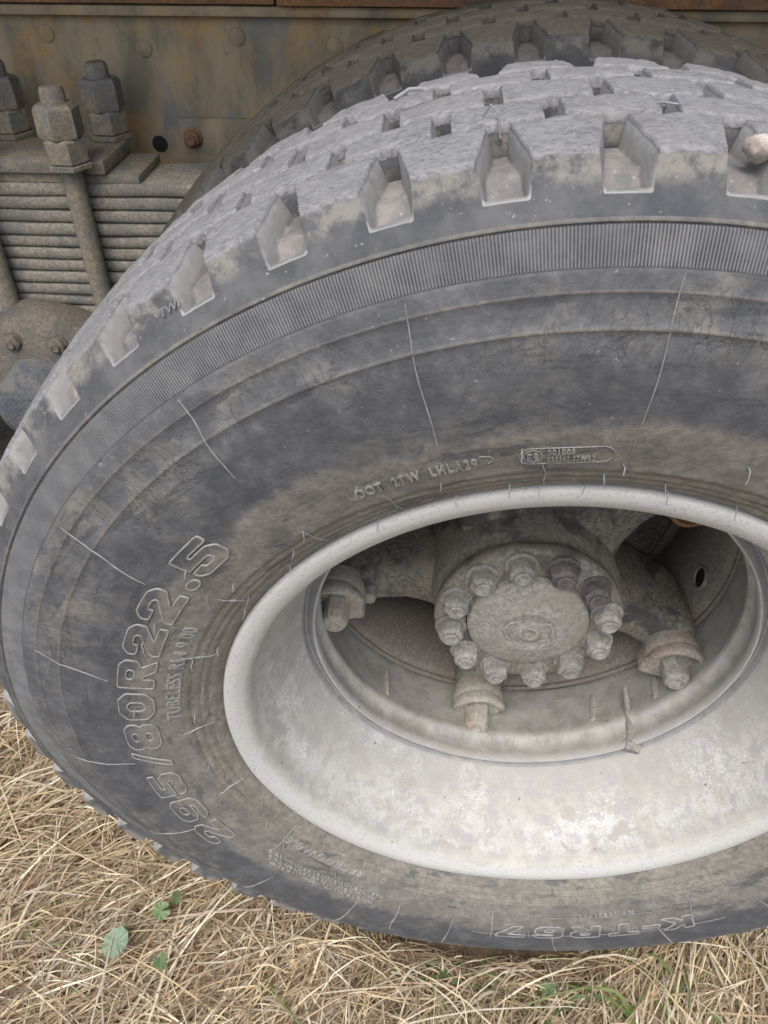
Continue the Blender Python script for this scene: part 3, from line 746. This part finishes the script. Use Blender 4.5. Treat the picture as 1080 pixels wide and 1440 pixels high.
# ------------------------------------------------------------------ spacer band between the two rims
mb = MB(); mb.lathe([(.2350, .2480), (.2380, .2440), (.2420, .2445), (.2450, .2400), (.250, .2365), (.300, .232), (.360, .231), (.372, .238), (.378, .236), (.392, .232), (.395, .262), (.238, .262)], 200)
spacer = jitter(mb, .0008, 9).build('spacer_band', M['spacer'], WHEEL, sharp=50)
mb = MB(); mb.lathe([(0, .0001), (0, .0115)], 24, axis='Z', mat=Matrix.Translation(on(.2335, -12, .272)) @ Matrix.Rotation(math.radians(-90 + 12), 4, 'Y'))
mb.build('vent_hole', M['black'], spacer, smooth=False)
mb = MB(); mb.lathe([(-.001, .0118), (.0022, .0128), (.0022, .0150), (-.001, .0165)], 24, axis='Z', mat=Matrix.Translation(on(.2335, -12, .272)) @ Matrix.Rotation(math.radians(-90 + 12), 4, 'Y'))
mb.build('hole_lip', M['spacer'], spacer)
# ------------------------------------------------------------------ hub with five spokes
hub = MB(); hub.lathe([(.146, .066), (.1455, .094), (.1475, .0985), (.152, .1005), (.160, .1000), (.164, .0970), (.172, .1000), (.185, .1035), (.240, .1050), (.300, .1060), (.34, .118), (.345, .15)], 120)
jitter(hub, .0016, 22)
hub = hub.build('hub', M['hub'], WHEEL, sharp=60)
mb = MB(); mb.lathe([(.345, .03), (.335, .150), (.330, .192), (.335, .198), (.46, .200), (.47, .19), (.47, .03)], 96); jitter(mb, .001, 12).build('brake_drum', M['drum'], hub, sharp=50)
# raised scalloped casting ring between the nuts and the flange edge
mb = MB(); mb.lathe([(.1462, .0660), (.1440, .0690), (.1438, .0740), (.1458, .0930)], 96); jitter(mb, .0012, 40, 3).build('flange_gasket', M['hub'], hub, sharp=70)
cap = MB(); cap.lathe([(.150, .0655), (.1390, .0650), (.1372, .0635), (.1362, .0610), (.1345, .0560), (.1300, .0440), (.1275, .0300), (.1268, .0270), (.1275, .0262), (.1272, .0180), (.1262, .0120), (.1235, .0108), (.1228, .0080), (.1232, .0070), (.1262, .0060), (.1268, .0001)], 96)
jitter(cap, .0008, 60, 5)
cap = cap.build('hub_cap', M['cap'], hub, sharp=60)
for s in (-1, 1):
    mb = MB(); mb.tube([(s * .010, .1262, -.016), (s * .022, .1262, -.008), (s * .0255, .1262, .004), (s * .021, .1265, .0145), (s * .013, .1266, .0155)], [.001, .0020, .0024, .0020, .001], 8)
    jitter(mb, .0015, 90, s).build('cap_emblem', M['cap'], cap)
def nut(name, mat, R=.0142, L=.0185, stud=.0088, sl=.0042, washer=True):
    m_ = MB()
    if washer: m_.lathe([(0.0, .0001), (0.0, R * 1.22), (-.0025, R * 1.22), (-.0028, R * .9)], 24)
    # hex body with a domed, chamfered end, pointing along -Y
    m_.lathe([(0, R * 1.02), (-L * .80, R * 1.02), (-L * .92, R * .93), (-L, R * .78)], 6)
    m_.lathe([(-L * .55, R * .98), (-L * .90, R * .90), (-L, R * .72), (-L - .0006, stud), (-L - sl * .8, stud), (-L - sl, stud * .8), (-L - sl + .0012, stud * .5), (-L - sl + .0012, .0001)], 20)
    jitter(m_, .0003, 120)
    return m_.build(name, mat, None, sharp=30, obj=False)
nm = nut('hub_nut', M['nut']); nd = nut('hub_nut', M['nut_dark'])
for k in range(12):
    a = math.radians((11 + 30 * k) + random.uniform(-1, 1)); dark = k in (1, 2, 0)
    o = link('hub_nut', nd if dark and k != 0 else nm, hub, (.0835 * math.cos(a), .1455, .0835 * math.sin(a)), (0, random.uniform(0, 1), 0))
# spokes
def spoke_mesh():
    """cast arm along +X from the hub barrel to the clamp pad; Y is axial, Z tangential"""
    S = [  # x, y0, y1, half width
        (.080, .190, .360, .046), (.100, .196, .358, .040), (.115, .203, .355, .034), (.140, .208, .345, .0290), (.170, .208, .335, .0275), (.195, .204, .325, .0300), (.208, .200, .315, .0320), (.222, .200, .305, .0310), (.230, .204, .295, .0270)]
    v = []; n = 20
    for (x, y0, y1, hw) in S:
        yc, hy = (y0 + y1) / 2, (y1 - y0) / 2
        for k in range(n):
            t = 2 * PI * k / n; c, s = math.cos(t), math.sin(t); e = .45
            v.append((x, yc + hy * math.copysign(abs(c) ** e, c), hw * math.copysign(abs(s) ** e, s)))
    f = []
    for i in range(len(S) - 1):
        for k in range(n): f.append((i * n + k, (i + 1) * n + k, (i + 1) * n + (k + 1) % n, i * n + (k + 1) % n))
    f.append(tuple(range((len(S) - 1) * n, len(S) * n)))
    m_ = MB(); m_.add(v, f); jitter(m_, .0030, 26)
    return m_
SPK = (189.5, 261, 333, 45, 117)
for k, a in enumerate(SPK):
    o = spoke_mesh().build('spoke', M['arm'], hub, sharp=55, rot=(0, -math.radians(a), 0))
# rim clamps: a hooded wedge over the end of each spoke, with a long hex nut
def clamp_mesh():
    """local frame: +X radially outwards, -Y towards the viewer, Z tangential; the hood is open towards -Z rotated later"""
    m_ = MB(); n = 36
    # base wedge: rounded plate
    m_.lathe([(.030, .0001), (.030, .030), (.012, .033), (.002, .0325), (-.001, .030), (-.001, .0001)], n)
    # hood: arched wall about the nut, open at the lower side
    a0, a1 = math.radians(-8), math.radians(188); seg = 26; v = []; f = []
    sec = [(.002, .0325), (-.008, .0345), (-.014, .0340), (-.0165, .0320), (-.0160, .0290), (-.009, .0272), (.002, .0260)]
    for i in range(seg + 1):
        t = i / seg; a = a0 + (a1 - a0) * t; k = math.sin(PI * t) ** .45
        for (y, r) in sec:
            yy = y if y > 0 else y * (.12 + .88 * k)
            v.append((r * math.cos(a), yy, r * math.sin(a)))
    q = len(sec)
    for i in range(seg):
        for j in range(q - 1): f.append((i * q + j, i * q + j + 1, (i + 1) * q + j + 1, (i + 1) * q + j))
    m_.add(v, f)
    # outer foot that wedges against the rim
    m_.box(-.027, .027, .000, .030, -.036, -.012, .005)
    return m_
CL = [(186.8, 12, .2150, 'clamp'), (260.8, 0, .2160, 'clamp'), (331.5, -18, .2150, 'clamp_r'), (45, 110, .2150, 'rust'), (117, 190, .2150, 'clamp')]
for k, (a, tilt, r, mt) in enumerate(CL):
    p = on(r, a, .183)
    o = clamp_mesh(); jitter(o, .0014, 45, k)
    o = o.build('rim_clamp', M[mt], WHEEL, sharp=50, loc=p, rot=(math.radians(0), math.radians(-tilt), 0))
    c = nut('clamp_nut', M['clamp' if k != 2 else 'nut'], R=.0155, L=.0325, stud=.0070, sl=-.0015, washer=False)
    link('clamp_nut', c, o, (0, -.001, -.003), (math.radians(6), .3 + k, 0))

# small lug bolt seen beside the left clamp
mb = MB(); mb.lathe([(-.012, .0001), (-.012, .006), (-.009, .0085), (.0, .0092), (.02, .0085)], 12); jitter(mb, .0012, 80).build('stop_bolt', M['cap'], hub, loc=on(.180, 190.0, .203))

# ------------------------------------------------------------------ chassis
CH = thing('truck_chassis', 'rusty brown truck frame rail behind the springs and inner tyre', 'truck chassis', (-.5, .8, H))
def part(mb, name, mat, parent, origin, **k):
    mb.v = [(p[0] - origin[0], p[1] - origin[1], p[2] - origin[2]) for p in mb.v]
    return mb.build(name, mat, parent, **k)
OC = (-.5, .8, 0)
mb = MB()
# web as a slightly wavy sheet with thickness
rail = MB(); rail.box(-3.0, 2.5, .760, .769, .20 - .35, .700, .0)
rail = part(rail, 'frame_rail', M['frame'], CH, OC, smooth=False)
mb = MB(); mb.box(-3.0, 2.5, .742, .7595, .4700, .4830, .004); jitter(mb, .0010, 6); part(mb, 'rail_ledge', M['frame'], CH, OC)
mb = MB(); mb.box(-3.0, -.335, .7365, .7590, .4850, .7800, .002); part(mb, 'body_sill', M['rust'], CH, OC)
mb = MB(); mb.box(-.331, 2.5, .7300, .7590, .4845, .7800, .002); part(mb, 'body_sill', M['rust'], CH, OC)
mb = MB(); mb.box(-.486 - .004, -.20, .7515, .7597, .235, .347, .003); br = part(mb, 'bracket_plate', M['frame'], CH, OC)
mb = MB(); mb.box(-.395, -.30, .745, .7514, .23, .31, .002); part(mb, 'bracket_strap', M['rust'], CH, OC)
rv = MB(); rv.lathe([(0, .0112), (-.002, .0105), (-.0042, .0065), (-.005, .0001)], 20); rvm = rv.build('rivet', M['frame'], None, obj=False)
for x, z in ((-.655, .447), (-.523, .431), (-.393, .446), (-.262, .436), (-.78, .44), (-.9, .44), (-.13, .44), (.02, .44)):
    link('rivet', rvm, rail, (x - OC[0], .7598 - OC[1], z))
bt = nut('bracket_bolt', M['rust'], R=.0115, L=.012, stud=.0070, sl=.006)
link('bracket_bolt', bt, CH, (-.471 - OC[0], .7515 - OC[1], .321), (0, .4, 0))
mb = MB(); mb.lathe([(0, .0001), (0, .0115)], 24); mb.build('rail_hole', M['black'], rail, smooth=False, loc=(-.524 - OC[0], .7592 - OC[1], .310), rot=(0, 0, 0))
# unseen bed floor with cross bearers, added overhead to shade inner tyre and frame
mb = MB(); mb.box(-3.0, 2.5, .36, 2.9, .780, .805, .003); bedf = part(mb, 'unseen_bed_floor', M['bed'], CH, OC)
for x in np.arange(-2.8, 2.4, .45):
    mb = MB(); mb.box(x - .03, x + .03, .38, 2.85, .705, .7795, .003); part(mb, 'unseen_bed_bearer', M['bed'], CH, OC)
# the frame's other rail and the dark underside give the far depth under the truck
mb = MB(); mb.box(-3.0, 2.5, 1.55, 1.56, -.05, .56); part(mb, 'far_frame_rail', M['frame'], CH, OC, smooth=False)

# ------------------------------------------------------------------ leaf spring
SP = thing('leaf_spring', 'muddy pack of stacked spring leaves clamped by two tall U bolts', 'leaf spring', (-.66, .64, H))
OS = (-.66, .64, 0)
th = .0172
for k in range(11):
    z1 = .3015 - k * th; z0 = z1 - th + .0020
    xl = 1.05 - max(0, k - 1) * .055
    mb = MB(); n = 30; v = []; f = []
    y0, y1 = .5935 + random.uniform(-.0022, .0022), .6965
    for i in range(n + 1):
        x = -.66 + (-1 + 2 * i / n) * xl / 2 * 1.2; sag = .05 * ((x + .66)) ** 2
        sec = [(y0 + .0028, z0), (y0 + .0004, z0 + .0026), (y0, (z0 + z1) / 2), (y0 + .0004, z1 - .0022), (y0 + .0022, z1), (y1 - .004, z1), (y1, (z0 + z1) / 2), (y1 - .004, z0)]
        for (yy, zz) in sec: v.append((x, yy, zz + sag))
    q = 8
    for i in range(n):
        for j in range(q): f.append((i * q + j, i * q + (j + 1) % q, (i + 1) * q + (j + 1) % q, (i + 1) * q + j))
    f.append(tuple(range(q))[::-1]); f.append(tuple(range(n * q, n * q + q)))
    mb.add(v, f); jitter(mb, .0014, 24, k)
    part(mb, 'spring_leaf', M['spring'], SP, OS, sharp=60)
mb = MB(); mb.box(-1.00, -.5460, .5935, .700, .3150, .3330, .0025); jitter(mb, .001, 30); part(mb, 'clamp_plate', M['ubolt'], SP, OS)
mb = MB(); mb.box(-.98, -.506, .600, .698, .3025, .3142, .002); jitter(mb, .001, 30, 2); part(mb, 'spacer_plate', M['ubolt'], SP, OS)
mb = MB(); mb.box(-1.15, -.33, .585, .705, .1185 - .022, .1185 - .003, .003); part(mb, 'spring_seat', M['spring'], SP, OS)
def ubolt(x):
    u = MB(); pts = [(x, .578, .405), (x, .578, .30), (x, .578, .12), (x, .578, .06), (x, .60, .02), (x, .64, .005), (x, .68, .02), (x + .012, .70, .06), (x + .012, .70, .12), (x + .012, .700, .30), (x + .012, .700, .405)]
    u.tube(pts, .0135, 14); u = jitter(u, .0012, 30, x)
    u = part(u, 'u_bolt', M['ubolt'], SP, OS)
    for (yy, xx, dz) in ((.578, x, 0), (.700, x + .012, .004)):
        nb = MB(); R = .0265
        nb.lathe([(.330 + dz, R * 1.12), (.335 + dz, R * 1.14), (.336 + dz, R * .9), (.338 + dz, R * 1.02), (.362 + dz, R * 1.04), (.3655 + dz, R * .92), (.366 + dz, R * .8)], 6, axis='Z', mat=Matrix.Rotation(.5, 4, 'Z'))       # lock nut, rounded with mud
        nb.lathe([(.366 + dz, R * 1.0), (.370 + dz, R * 1.06), (.398 + dz, R * 1.04), (.403 + dz, R * .88), (.404 + dz, .0145)], 6, axis='Z')
        nb.lathe([(.400 + dz, .0150), (.4180 + dz, .0148), (.4215 + dz, .0125), (.4225 + dz, .0001)], 16, axis='Z')
        nb.v = [(p[0] * math.cos(.55) - p[1] * math.sin(.55), p[0] * math.sin(.55) + p[1] * math.cos(.55), p[2]) for p in nb.v]
        jitter(nb, .0009, 50, yy)
        m_ = nb.build('u_bolt_nut', M['ubolt'], u, sharp=35, loc=(xx - OS[0], yy - OS[1], 0))
ubolt(-.5835); ubolt(-.7230)

# ------------------------------------------------------------------ balance shaft hub
BH = thing('balance_shaft_hub', 'mud caked round suspension hub with a blue grey cap below the leaf spring', 'suspension hub', (-.672, .56, H + .035))
mb = MB(); mb.lathe([(-.052, .0001), (-.052, .060), (-.045, .080), (-.040, .104), (-.020, .112), (.02, .112), (.05, .095), (.16, .090)], 64); jitter(mb, .007, 18).build('hub_casting', M['mudcast'], BH, sharp=70)
mb = MB(); mb.lathe([(-.112, .0001), (-.112, .030), (-.108, .044), (-.098, .0530), (-.060, .0570), (-.045, .0600)], 48); jitter(mb, .0016, 30).build('hub_end_cap', M['blue'], BH, sharp=50)
bm_ = nut('casting_bolt', M['mudcast'], R=.012, L=.010, stud=.006, sl=.004)
for k in range(8):
    a = math.radians(20 + 45 * k); link('casting_bolt', bm_, BH, (.083 * math.cos(a), -.043, .083 * math.sin(a)))

# ------------------------------------------------------------------ stone wedged between tread blocks and bits on the tread
def pebble(name, loc, s, label, seed, mat):
    import bmesh
    from mathutils import noise as mn
    bm = bmesh.new(); bmesh.ops.create_icosphere(bm, subdivisions=3, radius=1)
    for q in bm.verts:
        d = 1 + .30 * mn.noise(q.co * 1.3 + Vector((seed, 0, 0))) + .10 * mn.noise(q.co * 3.4 + Vector((0, seed, 0)))
        q.co = Vector((q.co.x * s[0] * d, q.co.y * s[1] * d, q.co.z * s[2] * d))
    me = bpy.data.meshes.new(name); bm.to_mesh(me); bm.free(); me.materials.append(mat)
    me.polygons.foreach_set('use_smooth', [True] * len(me.polygons))
    return tag(link(name, me, None, loc, (0.2, .3, seed)), label, 'stone')
pebble('pebble', (.0480, .016, H + .5140), (.0095, .0085, .0072), 'pale pinkish stone wedged in a shoulder notch of the outer tyre', 2.0, M['stone'])
def twig(name, pts, r, mat, label, cat):
    mb = MB(); mb.tube(pts, r, 6)
    o = mb.v[0]; c = Vector(pts[0]); mb.v = [(p[0] - c.x, p[1] - c.y, p[2] - c.z) for p in mb.v]
    return tag(mb.build(name, mat, None, loc=c), label, cat)

# ------------------------------------------------------------------ dry grass, green blades, leaves
def blades(name, N, region, palette, length, width, hgt, dirs, seed, mat, label, tall=0.0, near=None):
    rng = np.random.default_rng(seed); S = 6
    x = rng.uniform(region[0], region[1], N); y = rng.uniform(region[2], region[3], N)
    mode = rng.random(N)
    ang = np.where(mode < dirs[2], rng.normal(dirs[0], dirs[1], N), rng.uniform(0, 2 * PI, N))
    # the lay of the mat swirls slowly
    ang += .6 * np.sin(x * 5.1 + 1.3) * np.cos(y * 4.3)
    L = rng.uniform(*length, N) * rng.choice([1, 1, 1, .6], N); w = rng.uniform(*width, N)
    h0 = rng.uniform(0, hgt[0], N); hp = rng.uniform(0, 1, N) ** 1.6 * hgt[1]
    curl = rng.normal(0, .65, N) * rng.choice([.3, 1, 1.3], N); sk = rng.uniform(.35, .75, N)
    t = np.linspace(0, 1, S + 1)
    A = ang[:, None] + curl[:, None] * (t[None, :] - .3)
    stepv = L[:, None] / S
    dx = np.cumsum(np.cos(A) * stepv, 1); dy = np.cumsum(np.sin(A) * stepv, 1)
    X = x[:, None] + dx - dx[:, :1]; Y = y[:, None] + dy - dy[:, :1]
    arch = np.sin(PI * np.clip(t[None, :] / (sk[:, None] * 2), 0, 1)) if tall == 0 else t[None, :] ** .8
    Z = h0[:, None] + hp[:, None] * arch + rng.normal(0, .0016, (N, S + 1))
    if tall: Z += tall * t[None, :] * rng.uniform(.4, 1, N)[:, None]
    # keep clear of the tyres and hub
    rr = np.hypot(X, Z - H)
    PR = SIDE + SHO + [(-.0081, .5003), (-.001, .5107), (.004, .5165), (.03, .520), (.115, .5240)]
    ysd = np.interp(rr, [q[1] for q in PR], [q[0] for q in PR], left=.02, right=9)
    def in_tyre(Yt): return (rr < .5245) & (rr > .29) & (Yt > ysd - .0015) & (Yt < 2 * YC - ysd)
    inside = in_tyre(Y) | in_tyre(Y - IN_DY)
    bad = inside.any(1)
    keep = ~bad; X, Y, Z, A, w = X[keep], Y[keep], Z[keep], A[keep], w[keep]; N = keep.sum()
    taper = np.array([.7, 1, 1, .95, .8, .55, .15])
    roll = rng.uniform(-1.1, 1.1, N)
    nx, ny = -np.sin(A), np.cos(A)
    W = w[:, None] * taper[None, :] * .5
    ox, oy, oz = nx * W * np.cos(roll)[:, None], ny * W * np.cos(roll)[:, None], W * np.sin(roll)[:, None]
    V = np.empty((N, S + 1, 2, 3))
    V[..., 0, 0] = X + ox; V[..., 0, 1] = Y + oy; V[..., 0, 2] = Z + oz
    V[..., 1, 0] = X - ox; V[..., 1, 1] = Y - oy; V[..., 1, 2] = Z - oz
    V = V.reshape(-1, 3)
    base = (np.arange(N) * (S + 1) * 2)[:, None, None] + (np.arange(S) * 2)[None, :, None] + np.array([0, 1, 3, 2])[None, None, :]
    F = base.reshape(-1, 4)
    me = bpy.data.meshes.new(name)
    me.vertices.add(len(V)); me.vertices.foreach_set('co', V.ravel().astype(np.float32))
    me.loops.add(F.size); me.loops.foreach_set('vertex_index', F.ravel().astype(np.int32))
    me.polygons.add(len(F)); me.polygons.foreach_set('loop_start', (np.arange(len(F)) * 4).astype(np.int32))
    me.update(calc_edges=True)
    pal = np.array(palette); c = pal[rng.integers(0, len(pal), N)] * rng.uniform(.75, 1.2, (N, 1))
    cc = np.ones((N, (S + 1) * 2, 4)); cc[..., :3] = c[:, None, :]
    ca = me.color_attributes.new('Col', 'FLOAT_COLOR', 'POINT'); ca.data.foreach_set('color', cc.ravel().astype(np.float32))
    me.materials.append(mat); me.polygons.foreach_set('use_smooth', [True] * len(me.polygons))
    o = link(name, me); return tag(o, label, 'grass', kind='stuff')
STR = [(.74, .60, .37), (.82, .70, .47), (.88, .80, .60), (.58, .44, .27), (.40, .30, .19), (.70, .57, .40), (.90, .84, .69), (.58, .45, .33), (.44, .37, .28), (.30, .23, .16)]
DK = [(.26, .17, .10), (.34, .23, .13), (.20, .13, .08), (.40, .29, .18)]
blades('dry_grass', 30000, (-1.5, 1.2, -.8, .75), DK, (.06, .16), (.0012, .0028), (.012, .020), (.9, .6, .5), 1, M['straw'], 'brown decayed under layer of the dry grass mat')
blades('dry_grass', 76000, (-1.35, 1.1, -.7, .6), STR, (.08, .28), (.0010, .0027), (.020, .045), (.85, .45, .62), 2, M['straw'], 'tangled mat of pale dry straw grass in front of and beside the tyre')
blades('grass_stalk', 1700, (-1.2, .9, -.6, .35), [(.70, .62, .47), (.80, .74, .60), (.62, .54, .42)], (.12, .34), (.0022, .0040), (.030, .045), (.85, .6, .6), 3, M['straw'], 'longer loose pale straws lying on top of the dry grass mat')
blades('green_grass', 700, (-1.1, .9, -.5, .2), [(.16, .26, .07), (.24, .34, .12), (.34, .40, .18)], (.07, .18), (.0020, .0038), (.015, .050), (.9, .6, .5), 4, M['green'], 'sparse green grass blades growing through the dry straw')
blades('green_grass', 60, (-.1, .12, -.12, -.02), [(.12, .20, .08), (.18, .28, .12)], (.07, .14), (.0030, .0052), (.015, .040), (1.8, .6, .5), 6, M['green'], 'green blades under the bottom of the outer tyre')
blades('green_grass', 120, (.12, .5, -.16, .02), [(.16, .26, .07), (.24, .34, .12)], (.08, .18), (.0030, .0055), (.020, .050), (2.2, .6, .6), 8, M['green'], 'denser green blades to the right of the tyre foot')

def leaf(name, loc, R, mat, label, notch=.18, tilt=(0, 0, 0), lobes=0, seed=0):
    root = thing(name, label, 'plant', (loc[0], loc[1], .012))
    v = [(0, 0, 0)]; f = []; n = 48; rings = 5
    for k in range(1, rings + 1):
        for i in range(n + 1):
            t = notch + (2 * PI - 2 * notch) * i / n
            r = R * k / rings * (1 + .03 * math.sin(9 * t) + lobes * abs(math.sin(2.5 * t)))
            if k == rings: r *= 1 + .018 * math.sin(31 * t + seed)
            z = .10 * R * (k / rings) ** 2 + .05 * R * math.sin(4.5 * t * 2) * (k / rings)
            v.append((r * math.cos(t), r * math.sin(t), z))
    m1 = n + 1
    for i in range(n):
        f.append((0, 1 + i, 2 + i))
        for k in range(rings - 1): f.append((1 + k * m1 + i, 1 + (k + 1) * m1 + i, 2 + (k + 1) * m1 + i, 2 + k * m1 + i))
    z = loc[2] - .012
    link('leaf_blade', mesh('leaf_blade', v, f, mat), root, (0, 0, z), tilt)
    mb = MB(); mb.tube([(0, 0, z - .0005), (.004, .010, z * .7), (.006, .018, z * .3), (.008, .022, -.01)], .0009, 6); mb.build('leaf_stalk', M['leaf_green'], root)
leaf('round_leaf_plant', (-.492, -.050, .062), .0185, M['leaf_pale'], 'pale green round leaf with radiating veins lying on the straw', .06, (.30, -.12, -.9))
leaf('round_leaf_plant', (-.446, -.006, .058), .0110, M['leaf_green'], 'bright green crinkled leaf above the pale round leaf', .25, (.5, .3, .6), .10, 1)
leaf('round_leaf_plant', (-.430, .012, .060), .0085, M['leaf_green'], 'small folded green leaf with pale edge, uppermost of the little leaves', .3, (.9, .5, 1.2), .1, 2)
leaf('round_leaf_plant', (-.430, -.066, .056), .0105, M['leaf_green'], 'small bright green leaf tip right of the pale round leaf', .3, (.6, -.2, 2.2), .1, 3)
leaf('round_leaf_plant', (.066, -.062, .046), .0095, M['leaf_green'], 'small green leaf in the straw below the KTR lettering at the tyre foot', .3, (.5, .2, 3.2), .1, 4)
blades('dry_grass', 5000, (-.42, .55, -.075, .075), STR + DK, (.03, .075), (.0012, .0026), (.004, .035), (1.2, .8, .3), 21, M['straw'], 'short crushed straw packed against the foot of the outer tyre')
# strands caught on the tyre
twig('straw_bit', [(-.1475, .118, H + .5115), (-.1385, .121, H + .5165), (-.1300, .126, H + .5160)], .0016, M['hair'], 'white scrap lying on the far edge of the tread, left of the middle', 'debris')
twig('straw_bit', [(-.0940, .0640, H + .5150), (-.0900, .0630, H + .5215), (-.0860, .0570, H + .5190), (-.0835, .0540, H + .5060)], .0007, M['hair'], 'thin pale thread hanging into a tread hole of the outer tyre', 'debris')
twig('straw_bit', [(-.0010, .0700, H + .5215), (.0070, .0690, H + .5228), (.0150, .0660, H + .5225)], .0008, M['hair_d'], 'dark thread lying on the tread near the wedged stone', 'debris')
twig('straw_bit', [(.1010, .20, H + .0720), (.1090, .195, H + .0900)], .0011, M['straw'], 'short pale straw stuck on the muddy spoke inside the rim', 'debris') if False else None
